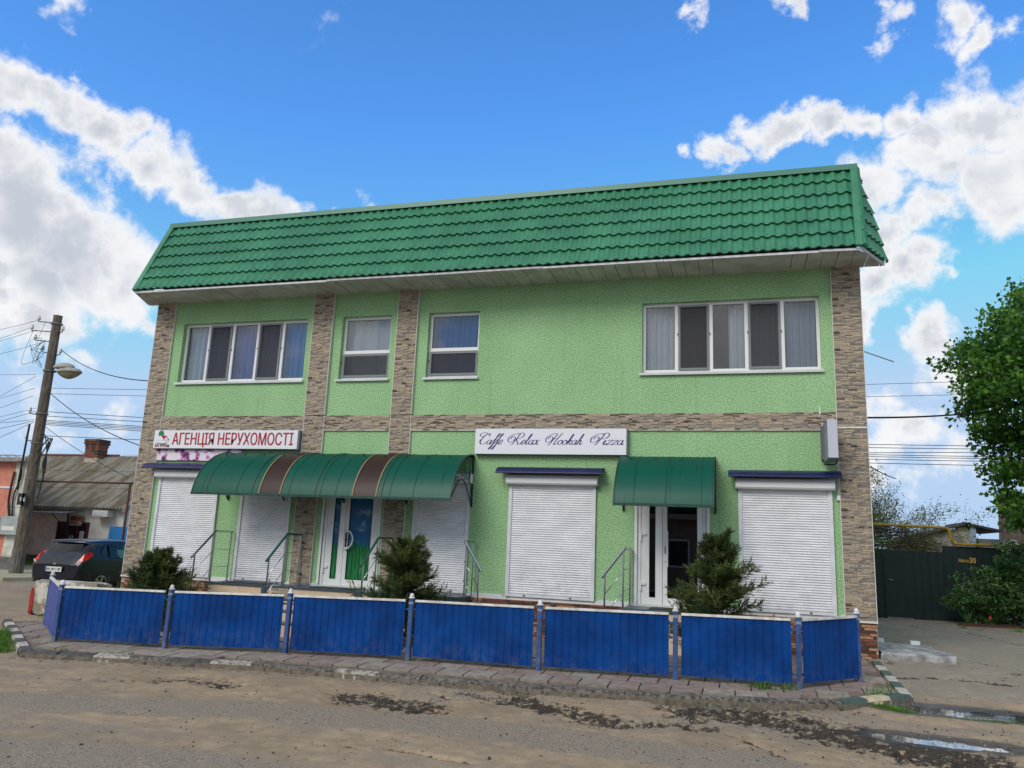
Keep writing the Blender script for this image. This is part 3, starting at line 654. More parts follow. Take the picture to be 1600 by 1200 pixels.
def door(x0, x1, split, film, handle):
    z0, z1 = .76, 2.98; f = MB(); f.box(x0, x0+.06, .02, .12, z0, z1); f.box(x1-.06, x1, .02, .12, z0, z1); f.box(x0, x1, .02, .12, z1-.06, z1)
    d = f.build('double_door', WHITE, bld)
    for a, c, nar in ((x0+.06, split-.004, True), (split+.004, x1-.06, False)):
        st = .115 if not nar else .12; l = MB(); y0, y1 = .04, .10
        if nar: s0, s1 = a+.155, c-.125
        else: s0, s1 = a+.085, c-.11
        l.box(a, s0, y0, y1, z0, z1-.06); l.box(s1, c, y0, y1, z0, z1-.06); l.box(s0, s1, y0, y1, z0, z0+.13); l.box(s0, s1, y0, y1, z1-.18, z1-.06)
        lf = l.build('door_leaf', WHITE, d)
        gl = MB().quad((s0-.01, .06, z0+.12), (s1+.01, .06, z0+.12), (s1+.01, .06, z1-.17), (s0-.01, .06, z1-.17)).build('door_glass', FILM if film else GLASS_D, d)
        gk = MB(); [gk.box(s0-.004+(s1-s0)*0, s0+.006, .036, .06, z0+.13, z1-.18), gk.box(s1-.006, s1+.004, .036, .06, z0+.13, z1-.18), gk.box(s0, s1, .036, .06, z0+.124, z0+.134)]
        gk.build('glazing_bead', BLACKP, d)
    hg = MB()
    for zz in (.99, 1.86, 2.6): hg.box(x0+.045, x0+.075, .0, .04, zz, zz+.17); hg.box(x0+.07, x0+.15, .012, .04, zz+.10, zz+.145)
    hg.build('hinge', WHITE, d)
    if handle == 'd':
        pts = [(split+.05+.17*sin(t), -.02, 1.66-.19*cos(t)) for t in np.linspace(.15, pi-.15, 15)]
        MB().tube([(split+.05, .04, 1.66-.185)]+[(split+.05, -.02, 1.66-.19)]+pts+[(split+.05, -.02, 1.85), (split+.05, .04, 1.85)], .016, 8).build('pull_handle', WHITE, d, smooth=True)
        MB().box(split+.03, split+.06, .02, .045, 1.52, 1.80).tube([(split+.045, .03, 1.66), (split+.045, -.02, 1.66), (split+.11, -.02, 1.66)], .008).build('lock_plate', BLACKP, d)
    else:
        MB().box(split+.075, split+.1, -.02, .02, 1.42, 2.05).box(split+.035, split+.09, .0, .045, 1.52, 1.55).box(split+.035, split+.09, .0, .045, 1.92, 1.95).build('pull_handle', WHITE, d)
        MB().box(split+.035, split+.065, .025, .045, 1.66, 1.78).build('lock_plate', STEEL, d)
    for a in (x0-.05, x1): MB().box(a, a+.05, -.012, .02, z0, z1).build('door_trim', WHITE, d)
door(*DOORS[0], -7.66, True, 'd'); door(*DOORS[1], -1.345, False, 'b')

# ---- entrance platforms (beige risers, granite nosing, three flights) and their rails
def platform(x0, x1, d, treads, side=None):
    p = MB().box(x0, x1, -d, -.05, .0, .70).build('entrance_platform', BEIGE, bld)
    MB().box(x0-.02, x1+.02, -d-.03, -.05, .70, .73).build('granite_top', GRANITE, p)
    for i, (tx0, tx1) in enumerate(treads):
        for k in range(3):
            y = -d-.3*(k+1); zt = .70-.18*(k+1)
            MB().box(tx0, tx1, y, y+.3, -.2, zt-.02).build('step', BEIGE, p); MB().box(tx0-.01, tx1+.01, y-.02, y+.3, zt-.02, zt).build('step_tread', GRANITE, p)
    return p
p1 = platform(-10.15, -4.9, .72, [(-10.1, -8.75), (-8.3, -6.75)])
b = MB(); x = -8.72
for z_ in range(11): b.box(-8.72+random.uniform(0, .02), -8.55, -.745, -.72, .70-.05*(z_+1), .695-.05*z_, random.randrange(4)); b.box(-8.55, -8.33+random.uniform(-.02, 0), -.742, -.72, .70-.05*(z_+1), .695-.05*z_, random.randrange(4))
for z_ in range(11):
    for xx in (-6.55, -6.3, -6.05, -5.8, -5.55): b.box(xx, xx+.24, -.742-random.uniform(0, .008), -.72, .70-.05*(z_+1), .695-.05*z_, random.randrange(4))
b.build('stone_riser', STONES, p1)
for xx in (-8.93, -6.93, -5.45): MB().box(xx, xx+.14, -.748, -.722, .42, .70).build('granite_riser', GRANITE, p1)
MB().box(-5.3, -4.9, -.748, -.722, .3, .70).build('granite_riser', GRANITE, p1); MB().box(-4.902, -4.896, -.72, -.05, .3, .70).build('granite_riser', GRANITE, p1)
p2 = platform(-1.92, -.5, .8, [])
b = MB().box(-1.93, -1.5, -.828, -.802, .3, .70); b.build('granite_riser', GRANITE, p2)
b = MB()
for k in range(3): b.box(-1.94-.3*(k+1), -1.94-.3*k, -.8, -.1, -.2, .52-.18*k)
b.build('side_step', GRANITE, p2)
b = MB()
for k in range(3): b.box(-4.88+.3*k, -4.88+.3*(k+1), -.65, -.1, -.2, .52-.18*k)
b.build('side_step', GRANITE, p1)
for a_, c_ in ((-9.55, -8.95), (-7.6, -7.0)):
    MB().box(a_-.35, c_, -.65, -.15, .731, .742).build('door_mat', BLACKP, p1)
MB().box(-1.5, -.7, -.7, -.2, .731, .742).build('door_mat', BLACKP, p2)
def rail(name_label, x, d, run, dirx=0, green=False):
    b0 = Vector((x, -.6, .73)); r = thing('handrail', name_label, 'handrail', b0, 'stainless handrails at the shop entrances')
    q = lambda t, z: (x+dirx*t, -d-(t if dirx == 0 else 0), z)
    top = [(x, -.06, 1.72), q(0, 1.72), q(run, 1.20)]
    MB().tube(top[:2], .021, 10).build('top_rail', STEEL_G if green else STEEL, r, smooth=40); MB().tube(top[1:], .023, 10).build('sloping_rail', STEEL_G if green else STEEL, r, smooth=40)
    zb = float(gz(x, -1.3))
    posts = [((x, -.10, .73), (x, -.10, 1.70)), ((q(.03, 0)[0], q(.03, 0)[1], .735), (q(.03, 0)[0], q(.03, 0)[1], 1.70)), ((q(run*.86, 0)[0], q(run*.86, 0)[1], zb+.05), (q(run*.86, 0)[0], q(run*.86, 0)[1], 1.26))]
    for a, c in posts: MB().tube([a, c], .017, 8).lathe([(.0, .012), (.035, .01), (.035, 0)], a, 10).build('rail_post', STEEL, r, smooth=40)
    for dz_ in (.34, .68): MB().tube([(x, -.10, 1.70-dz_), q(.0, 1.70-dz_), q(run*.86, 1.26-dz_+.01)], .007, 6).build('rail_bar', STEEL, r, smooth=True)
rail('stainless handrail beside the pier between the two leftmost shutters', -10.19, .62, .66)
rail('stainless handrail on the stone pier left of the grass film door', -8.55, .62, .64, green=True)
rail('stainless handrail on the stone pier right of the grass film door', -6.56, .68, .64, green=True)
rail('stainless handrail at the right end of the long platform, sloping towards the plain shutter', -4.86, .60, .34, dirx=1)
rail('stainless handrail left of the dark glass door', -1.90, .75, .40, dirx=-1)

# ---- mansard roof: tiles, hips, fascia, soffit
roof = thing('mansard_roof', None, None, (-5.4, 0, 6.82)); roof.parent = bld; roof.location = Vector((0, 0, 6.82))
ZB, ZT, YB, YT = 6.865, 8.70, -.885, -.03
sv = Vector((0, YT-YB, ZT-ZB)); SL = sv.length; sv.normalize(); un = Vector((1, 0, 0)); sn = un.cross(sv)
NR = 6; PV = SL/NR; PW = .183
def wave(t): return .042*(.5+.5*cos(2*pi*t))**1.5
def tile_rows(w, pv, seg=10):
    A = [(w*j/seg, wave(j/seg)) for j in range(seg+1)]
    return [[(x, .012, n_-.004) for x, n_ in A], [(x, 0, n_+.042) for x, n_ in A], [(x, pv*.25, n_+.026) for x, n_ in A], [(x, pv+.01, n_+.0) for x, n_ in A]]
tb = MB().grid(tile_rows(PW, PV)); tile_me = tb.mesh('roof_tile', ROOF, smooth=38)
Rm = Matrix((un, sv, sn)).transposed()
eul = Rm.to_euler()
x0r, x1r = -12.72, 2.0; ncol = int((x1r-x0r)/PW)+1; joined = MB(); kept = 0
cells = [(c, r) for r in range(NR) for c in range(ncol)]
base = Vector((0, YB, ZB))
for c, r in cells:
    if c >= ncol-50:
        inst(tile_me, 'roof_tile', roof, Vector((x0r+c*PW, 0, 0))+base+sv*(r*PV), eul); kept += 1
    else:
        o_ = Vector((x0r+c*PW, 0, 0))+base+sv*(r*PV); joined.grid([[Vector(o_)+un*p[0]+sv*p[1]+sn*p[2] for p in row] for row in tile_rows(PW, PV)])
tag(joined.build('roof_tile', ROOF, roof, smooth=38), kind='stuff')
def facet(A, B, T):                                             # splayed end face, tiles clipped to a triangle
    A, B, T = Vector(A), Vector(B), Vector(T); u = (B-A).normalized(); n_ = u.cross(T-A).normalized(); v = n_.cross(u)
    if n_.y > .1 or n_.z < 0: n_ = -n_
    bm = bmesh.new(); mb = MB(); h = (T-A).dot(v)
    for r in range(-1, NR+1):
        for c in range(-3, int((B-A).length/PW)+5):
            mb.grid([[A+u*(c*PW+p[0])+v*(r*h/NR+p[1])+n_*p[2] for p in row] for row in tile_rows(PW, h/NR)])
    me = mb.mesh('hip_tile_sheet', ROOF, worg(roof)); bm.from_mesh(me); o_ = worg(roof)
    ctr = (A+B+T)/3
    for P, Q in ((A, B), (B, T), (T, A)):
        pn = (Q-P).cross(n_).normalized()
        if (ctr-P).dot(pn) > 0: pn = -pn
        bmesh.ops.bisect_plane(bm, geom=bm.verts[:]+bm.edges[:]+bm.faces[:], plane_co=P-o_, plane_no=pn, clear_outer=True)
    bm.to_mesh(me); bm.free(); me.polygons.foreach_set('use_smooth', [True]*len(me.polygons)); me.set_sharp_from_angle(angle=radians(38))
    o = bpy.data.objects.new('hip_tile_sheet', me); COL.objects.link(o); o.parent = roof
facet((2.07, YB+.03, ZB), (2.57, .03, ZB), (2.15, .03, 8.72)); facet((-13.22, .03, ZB), (-12.82, YB+.03, ZB), (-12.76, .03, 8.72))
def strip(a, c, w, th, nrm_, m_, name):
    a, c, nrm_ = Vector(a), Vector(c), Vector(nrm_).normalized(); d = c-a; s_ = d.cross(nrm_).normalized()
    return MB().obox((a+c)/2+nrm_*th*.5, d*.5, s_*w*.5, nrm_*th*.5).build(name, m_, roof)
strip((2.0, YB-.02, ZB-.01), (2.09, YT-.02, ZT+.02), .11, .055, sn, ROOF, 'hip_flashing'); strip((2.08, YB, ZB-.01), (2.14, YT, ZT+.02), .10, .05, Vector((.85, -.5, .25)), mat('matt hip flashing', (70, 138, 104), rough=.75, spec=.1), 'hip_flashing')
strip((-12.77, YB-.02, ZB-.01), (-12.73, YT-.02, ZT+.02), .12, .055, sn, ROOF, 'hip_flashing')
MB().box(-12.78, 2.16, -.13, .22, 8.735, 8.765).box(-12.78, 2.16, -.13, -.115, 8.66, 8.735).build('ridge_cap', mat('ridge cap', (70, 128, 108), rough=.35), roof)
MB().box(-12.74, 2.1, .03, .25, 6.9, 8.73).build('parapet', CONC, roof)
MB().quad((-12.76, YB, ZB), (2.05, YB, ZB), (2.12, YT+.02, ZT), (-12.73, YT+.02, ZT)).build('underlay', DARK, roof)
MB().add([(2.05, YB+.01, ZB), (2.55, .02, ZB), (2.13, .02, 8.69)], [(0, 1, 2)]).build('hip_backing', ROOF, roof); MB().add([(-13.2, .02, ZB), (-12.79, YB+.01, ZB), (-12.74, .02, 8.69)], [(0, 1, 2)]).build('hip_backing', ROOF, roof)
scr_ = MB()
for r_ in range(NR):
    for c_ in range(2+r_ % 3, ncol-1, 3):
        q_ = Vector((x0r+(c_+.5)*PW, 0, 0))+base+sv*((r_+.22)*PV)+sn*.032; scr_.obox(q_, un*.010, sv*.010, sn*.005)
tag(scr_.build('roof_screw', mat('screw head', (24, 70, 52), rough=.5), roof), kind='stuff')
# fascia in lengths, some sprung, and soffit planks
x = -12.80
while x < 2.0:
    l = min(random.uniform(1.6, 2.9), 2.03-x); dz_ = random.uniform(-.012, .008)
    if 2.03-x-l < .5: l = 2.03-x
    MB().obox((x+l/2, YB+.015, 6.838+dz_), (l/2-.004, 0, random.uniform(-.006, .006)), (0, .009, 0), (0, 0, .020)).build('fascia_board', WHITE_M, roof); x += l
MB().obox(((2.03+2.53)/2, (YB+.0)/2, 6.838), (.25, -YB/2, 0), (.008, -.005, 0), (0, 0, .024)).build('fascia_board', WHITE_M, roof)
MB().obox((-12.99, YB/2, 6.838), (-.19, -YB/2, 0), (.008, .004, 0), (0, 0, .022)).build('fascia_board', WHITE_M, roof)
x = -13.15; i = 0
while x < 2.5:
    w = 1.35 if abs(x+.35) < .13 else .25
    xa, xb = x+.005, min(x+w-.005, 2.50)
    def yf(xx):                                             # splayed ends of the overhang
        if xx > 2.03: return YB*(2.53-xx)/.5
        if xx < -12.80: return YB*(xx+13.19)/.39
        return YB
    ya, yb = min(yf(xa), -.0), min(yf(xb), 0); dz_ = random.uniform(-.006, .006)
    MB().add([(xa, ya+.02, 6.82+dz_), (xb, yb+.02, 6.82+dz_), (xb, .03, 6.82+dz_), (xa, .03, 6.82+dz_), (xa, ya+.02, 6.835), (xb, yb+.02, 6.835), (xb, .03, 6.835), (xa, .03, 6.835)],
             [(0, 3, 2, 1), (4, 5, 6, 7), (0, 1, 5, 4), (1, 2, 6, 5), (2, 3, 7, 6), (3, 0, 4, 7)]).build('soffit_plank', SOFFIT, roof)
    x += w; i += 1

# ------------------------------------------------------------------ awnings
def awning(label, x0, x1, panels, ztop=3.37, zf=2.44, d=1.2, group='curved green awnings over the entrances'):
    a = thing('awning', label, 'awning', ((x0+x1)/2, 0, zf), group)
    NT = 18
    def P(x, t): th = t*radians(80); return (x, -.02-(d-.02)*sin(th)/sin(radians(80)), zf+(ztop-zf)*(cos(th)-cos(radians(80)))/(1-cos(radians(80))))
    for p0, p1, brown in panels:
        rows = [[P(p0+(p1-p0)*j/8, i/NT) for j in range(9)] for i in range(NT+1)]
        th = [[(q[0], q[1]+.006*i/NT, q[2]-.008) for q in r] for i, r in enumerate(rows)][::-1]
        MB().grid(rows+th).build('polycarbonate_sheet', AWN_B if brown else AWN, a, smooth=40)
        if brown:
            for xx in (p0, p1): MB().grid([[(q[0], q[1]-.012, q[2]+.008) for q in (P(xx-.013, i/NT), P(xx+.013, i/NT))] for i in range(NT+1)]).build('joint_strip', AWN_T, a, smooth=True)
    x = x0+.35
    while x < x1-.2:
        if not any(p0-.05 < x < p1+.05 and br for p0, p1, br in panels): MB().tube([Vector(P(x, i/NT))+Vector((0, -.004, .003)) for i in range(NT+1)], .0035, 4).build('sheet_seam', AWN_F, a)
        x += random.uniform(.28, .75)
    MB().box(x0, x1, -d-.012, -d+.03, zf-.025, zf+.022).build('front_bar', AWN_F, a)
    MB().box(x0, x1, -.035, -.002, ztop-.03, ztop+.004).build('wall_bar', AWN_F, a)
    nb = [x0+.015, x1-.015]+([x0+(x1-x0)*k for k in (.25, .5, .75)] if x1-x0 > 3 else [])
    for xb in nb:
        br = MB(); br.tube([P(xb, i/NT) for i in range(NT+1)], .016, 6); br.box(xb-.016, xb+.016, -.034, -.002, 2.40-.02, ztop)
        lo = [(xb, -.03, 2.40), (xb, -.28, 2.66), (xb, -.55, 2.84), (xb, -.80, 2.80), (xb, -1.05, 2.58), (xb, -d+.02, zf+.02)]
        lo = catmull(lo, 6); br.tube(lo, .014, 6)
        for cy, cz, r0, s_ in ((-.30, 2.96, .13, 1), (-.60, 3.0, .11, -1), (-.90, 2.78, .085, 1)):
            br.tube([(xb, cy+s_*(r0*(1-k/26))*cos(k*.42), cz+(r0*(1-k/26))*1.35*sin(k*.42)) for k in range(22)], .007, 5)
        br.tube(catmull([(xb, -.05, 2.5), (xb, -.18, 2.85), (xb, -.26, 3.2), (xb, -.42, 3.28)], 5), .007, 5); br.tube(catmull([(xb, -.5, 2.84), (xb, -.45, 3.02), (xb, -.5, 3.22)], 5), .007, 5)
        br.build('scroll_bracket', AWN_F, a, smooth=40)
    scr = MB()
    for k in range(int((x1-x0)/.45)):
        for t in (.28,): p = P(x0+.2+k*.45, t); scr.obox(Vector(p)+Vector((0, -.006, .01)), (.014, 0, 0), (0, .012, 0), (0, 0, .008))
        scr.obox((x0+.2+k*.45, -d-.014, zf), (.012, 0, 0), (0, .004, 0), (0, 0, .012))
    scr.build('fixing_screw', BLACKP, a)
    return a
def catmull(p, n):
    p = [Vector(q) for q in p]; r = []
    for i in range(len(p)-1):
        a, b_, c, d = p[max(i-1, 0)], p[i], p[i+1], p[min(i+2, len(p)-1)]
        for k in range(n):
            t = k/n; r.append(.5*((2*b_)+(-a+c)*t+(2*a-5*b_+4*c-d)*t*t+(-a+3*b_-3*c+d)*t**3))
    return r+[p[-1]]
A0, A1 = -10.45, -4.96
bx = [atY(404, 772, -1.2).x, atY(437, 773, -1.2).x, atY(550, 776, -1.2).x, atY(587, 777, -1.2).x]
awning('long curved green awning with two brown strips over the grass film door', A0, A1, [(A0, bx[0], 0), (bx[0], bx[1], 1), (bx[1], bx[2], 0), (bx[2], bx[3], 1), (bx[3], A1, 0)])
awning('short curved all green awning over the dark glass door', -2.06, -.40, [(-2.06, -.40, 0)])

# ------------------------------------------------------------------ signs
SIGNW = mat('white sign face', (222, 224, 230), rough=.35); SIGNS = mat('sign side', (120, 122, 130), rough=.5)
RED = mat('red letters', (168, 20, 40), rough=.4); PURP = mat('violet letters', (62, 44, 128), rough=.4); GREENL = mat('logo green', (18, 122, 66), rough=.4); MAROON = mat('maroon print', (120, 26, 40), rough=.4)
s1 = thing('agency_sign', 'long white sign board with red Cyrillic lettering and a house logo', 'sign', (-10.6, -.1, 3.45))
MB().box(-12.42, -8.80, -.13, .0, 3.445, 3.855).build('sign_case', SIGNS, s1)
MB().box(-12.41, -8.83, -.145, -.131, 3.455, 3.85).build('sign_face', SIGNW, s1)
tx0, tx1 = -11.93, -8.93; tt = MB()
for k_, dx_ in enumerate((-.004, 0, .004)):
    t = text_mb('АГЕНЦІЯ НЕРУХОМОСТІ', .36, 1, .002, 0); w_ = max(v[0] for v in t.v); t = shifted(t, (tx0+dx_, -.149-.0006*k_, 3.535), sx=(tx1-tx0)/w_); tt.add(t.v, t.f)
tt.build('lettering', RED, s1)
t = text_mb('АН Регіон', .11, 1, .002, .002); w_ = max(v[0] for v in t.v); shifted(t, (-12.37, -.149, 3.478), sx=.38/w_).build('small_lettering', MAROON, s1)
def disc(cx, cz, rx, rz, n_=20): return [(cx+rx*cos(2*pi*k/n_), 0, cz+rz*sin(2*pi*k/n_)) for k in range(n_)]
def flat(pts, y): return MB().add([(p[0], y, p[2]) for p in pts], [tuple(range(len(pts)))])
flat(disc(-12.235, 3.775, .072, .068), -.148).build('logo_tree', GREENL, s1)
flat([(-12.33, 0, 3.65), (-12.24, 0, 3.735), (-12.15, 0, 3.65), (-12.15, 0, 3.62), (-12.33, 0, 3.62)], -.1495).build('logo_house', SIGNW, s1)
flat([(-12.24, 0, 3.74), (-12.10, 0, 3.73), (-12.0, 0, 3.63), (-12.14, 0, 3.63)], -.151).build('logo_roof', RED, s1)
flat([(-12.09, 0, 3.70), (-12.05, 0, 3.66), (-12.04, 0, 3.635), (-12.13, 0, 3.635), (-12.13, 0, 3.66)], -.1525).build('logo_gable', SIGNW, s1)
ar = [(-12.36+.36*k/10, 0, 3.595-.045*sin(pi*k/10)+.015*k/10) for k in range(11)]; ar2 = [(p[0], 0, p[2]-.022*sin(pi*k/10)) for k, p in enumerate(ar)][::-1]
flat(ar+ar2, -.1495).build('logo_swoosh', GREENL, s1)
def floral():
    m = mat('orchid print', (222, 214, 222)); t = m.node_tree; b = t.nodes['Principled BSDF']
    g = t.nodes.new('ShaderNodeNewGeometry'); n = t.nodes.new('ShaderNodeTexNoise'); n.inputs['Scale'].default_value = 5.5; n.inputs['Detail'].default_value = 2; t.links.new(g.outputs['Position'], n.inputs['Vector'])
    cr = t.nodes.new('ShaderNodeValToRGB'); e = cr.color_ramp.elements; e[0].position = .40; e[0].color = (*lin((120, 62, 120)), 1); e[1].position = .52; e[1].color = (*lin((222, 214, 224)), 1)
    x = e.new(.46); x.color = (*lin((196, 128, 184)), 1); x = e.new(.36); x.color = (*lin((60, 30, 60)), 1)
    t.links.new(n.outputs['Fac'], cr.inputs[0]); t.links.new(cr.outputs[0], b.inputs['Base Color']); return m
s1b = MB().box(-12.36, -10.2, -.05, .0, 3.2, 3.44).build('floral_panel', floral(), loc=(-11.3, 0, 3.2)); tag(s1b, 'narrow panel printed with pink orchids under the agency sign', 'panel')
s2 = thing('cafe_sign', 'white sign board with violet script lettering above a roller shutter', 'sign', (-3.46, -.1, 3.39))
MB().box(-4.93, -1.97, -.115, .0, 3.385, 3.885).build('sign_case', SIGNS, s2); MB().box(-4.925, -1.99, -.13, -.116, 3.392, 3.88).build('sign_face', SIGNW, s2)
GL = {'a': ([[(.75,.85),(.45,1),(.1,.7),(.1,.25),(.35,0),(.65,.3),(.8,.95)],[(.8,.95),(.74,.25),(.9,0),(1.1,.3)]],1.02),
 'f': ([[(.0,.3),(.5,1.5),(.78,2.2),(.6,2.4),(.45,2.),(.4,.8),(.3,-.6),(.12,-1.1),(-.02,-.9),(.3,-.1),(.7,.4)],[(.15,1.),(.75,1.02)]],.62),
 'e': ([[(.0,.3),(.55,.6),(.6,.9),(.35,1),(.1,.6),(.15,.12),(.4,0),(.8,.35)]],.76), 'l': ([[(.0,.3),(.4,1.4),(.55,2.1),(.42,2.3),(.25,1.8),(.18,.4),(.35,0),(.68,.35)]],.6),
 'x': ([[(.05,.8),(.25,1),(.45,.6),(.6,.1),(.8,0),(.95,.2)],[(.95,.95),(.7,.9),(.3,.1),(.05,.05)]],.95), 'o': ([[(.45,1),(.1,.75),(.1,.25),(.4,0),(.75,.3),(.72,.8),(.45,1),(.6,.82),(.95,.8)]],.9),
 'k': ([[(.0,.3),(.4,1.4),(.5,2.2),(.36,2.2),(.22,1.2),(.1,0)],[(.12,.5),(.5,1),(.65,.8),(.2,.55),(.5,.35),(.6,.05),(.9,.25)]],.88), 'h': ([[(.0,.3),(.4,1.4),(.5,2.2),(.36,2.2),(.22,1.2),(.1,0)],[(.12,.4),(.4,.95),(.6,.85),(.55,.2),(.7,0),(1.,.35)]],.92),
 'i': ([[(.0,.3),(.3,1),(.2,.2),(.35,0),(.65,.35)],[(.38,1.38),(.45,1.45)]],.6), 'z': ([[(.05,.85),(.3,1),(.75,.95),(.1,.05),(.45,.1),(.88,.12)]],.86),
 'C': ([[(1.5,1.8),(1.45,2.35),(.9,2.3),(.35,1.3),(.4,.3),(.9,0),(1.5,.45)],[(1.3,2.1),(.5,2.6),(-.35,2.3),(-.1,1.8),(.9,1.9)],[(.5,1.6),(.2,.7),(.6,.15)]],1.62),
 'R': ([[(1.05,2.3),(.8,1.2),(.5,.1),(.15,0)],[(1.05,2.35),(.1,2.3),(-.75,1.5),(-.45,.55),(.35,.7),(.45,1.5),(-.1,1.75),(-.35,1.2)],[(.6,2.2),(1.4,2.55),(1.9,2.),(1.45,1.35),(.85,1.2),(1.2,.6),(1.6,0),(2.,.3)]],2.0),
 'H': ([[(1.0,2.3),(.65,1.),(.3,0),(.05,.05)],[(1.0,2.35),(.1,2.3),(-.75,1.5),(-.45,.55),(.35,.7),(.45,1.5),(-.1,1.75),(-.35,1.2)],[(2.0,2.5),(1.75,2.3),(1.4,1.2),(1.15,.2),(1.3,0),(1.7,.3)],[(.55,1.15),(1.0,1.3),(1.5,1.25)]],1.8)}
GL['P'] = (GL['R'][0][:2]+[[(.6,2.2),(1.4,2.55),(1.9,2.),(1.5,1.4),(.9,1.25)]], 1.5)
def script(word, x, z, s, width, y):
    b = MB(); cx = 0
    def ribbon(st, cx):
        pts = catmull([(p[0]+cx+.42*p[1], 0, p[1]) for p in st], 6); lft, rgt = [], []
        for i, p in enumerate(pts):
            t = (pts[min(i+1, len(pts)-1)]-pts[max(i-1, 0)]).normalized(); n_ = Vector((-t.z, 0, t.x)); w = .042+.08*abs(t.z)**2
            lft.append(p+n_*w*.8); rgt.append(p-n_*w*.8)
        b.grid([lft, rgt])
    for ch in word:
        g_, adv = GL[ch]
        for st in g_: ribbon(st, cx)
        cx += adv
    mx = max(v[0] for v in b.v); mn = min(v[0] for v in b.v); k = width/(mx-mn)
    b.v = [(x+(v[0]-mn)*k, y, z+v[2]*s) for v in b.v]; return b
for word, pa, pb in (('Caffe', 749, 787), ('Relax', 793, 844), ('Hookah', 852, 913), ('Pizza', 922, 975)):
    xa, xb = atY(pa, 690, -.13).x, atY(pb, 690, -.13).x
    script(word, xa, 3.575, .088, xb-xa, -.1335).build('lettering', PURP, s2)
s3 = thing('projecting_light_box', 'blank grey light box projecting from the wall beside the right corner pilaster', 'sign', (1.5, -.4, 3.3))
MB().box(1.40, 1.56, -.74, -.12, 3.30, 3.94).build('box_case', mat('light box metal', (150, 156, 168), (128, 134, 146), scale=3, rough=.35, metal=.3), s3)
MB().box(1.405, 1.555, -.748, -.741, 3.305, 3.935).build('front_plate', mat('light box front', (186, 190, 204), rough=.4), s3)
MB().box(1.36, 1.46, -.119, -.002, 3.34, 3.92).build('wall_plate', mat('light box mount', (92, 94, 110), rough=.5), s3)
MB().tube([(1.40, -.1, 3.26), (1.56, -.1, 3.26), (1.56, -.70, 3.28)], .012, 6).build('support_bar', BLACKP, s3)
cb = MB().tube([(1.36, -.03, 4.3), (1.40, -.03, 3.94)], .008, 6).build('cable_conduit', WHITE, loc=(1.38, -.03, 3.94)); tag(cb, 'thin white vertical conduit dropping to the projecting light box', 'conduit')
MB().tube([(1.36, -.03, 4.3), (1.36, -.03, 4.15)], .0085, 6).build('conduit_joint', WHITE, cb)
cb = MB().box(1.60, 2.115, -.062, -.05, 3.895, 3.915).build('cable_duct', WHITE, loc=(1.85, -.05, 3.9)); tag(cb, 'white horizontal cable duct crossing the right corner pilaster', 'duct')
j = MB().box(1.585, 1.635, -.05, -.004, 2.66, 2.74).tube([(1.61, -.015, 2.74), (1.61, -.015, 3.30)], .01, 6).build('junction_box', WHITE, loc=(1.61, 0, 2.7)); tag(j, 'small white junction box with pipe on the green strip beside the right corner pilaster', 'junction box')
bk = MB().tube([(2.115, .05, 5.28), (2.6, .0, 5.06)], .012, 6).build('wall_hook', STEEL, loc=(2.1, .05, 5.28)); tag(bk, 'short metal rod sticking out past the right corner pilaster', 'rod')

# ------------------------------------------------------------------ blue fence
fb = [(64,975), (85,1002), (257,1013), (445,1021), (637,1032), (841,1048), (1055,1062), (1249,1076), (1343,1065)]
fp = [hit(*q, f=gz) for q in fb]; fp[0] = Vector((-12.45, -2.25, float(gz(-12.45, -2.25))))
fence = thing('sheet_metal_fence', 'low blue profiled sheet fence with white topped posts along the kerb', 'fence', fp[4])
for i, p in enumerate(fp):
    h = .90; po = MB(); z0 = p.z-.15; a = .032; lean = random.uniform(-.012, .012)
    po.add([(p.x-a, p.y-a, z0), (p.x+a, p.y-a, z0), (p.x+a, p.y+a, z0), (p.x-a, p.y+a, z0), (p.x-a+lean, p.y-a, p.z+h), (p.x+a+lean, p.y-a, p.z+h), (p.x+a+lean, p.y+a, p.z+h), (p.x-a+lean, p.y+a, p.z+h)],
           [(0, 3, 2, 1), (4, 5, 6, 7), (0, 1, 5, 4), (1, 2, 6, 5), (2, 3, 7, 6), (3, 0, 4, 7)])
    o = po.build('post', POST, fence)
    MB().lathe([(.0, 0), (.046, 0), (.048, .012), (.034, .02), (.034, .045), (.024, .068), (.0, .078)], (p.x+lean, p.y, p.z+h), 14).build('post_cap', TRIM, o, smooth=50)
    MB().box(p.x-a-.002+lean, p.x+a+.002+lean, p.y-a-.002, p.y+a+.002, p.z+h-.085, p.z+h-.05).build('post_band', mat('pale blue band', (120, 140, 170), rough=.5), o)
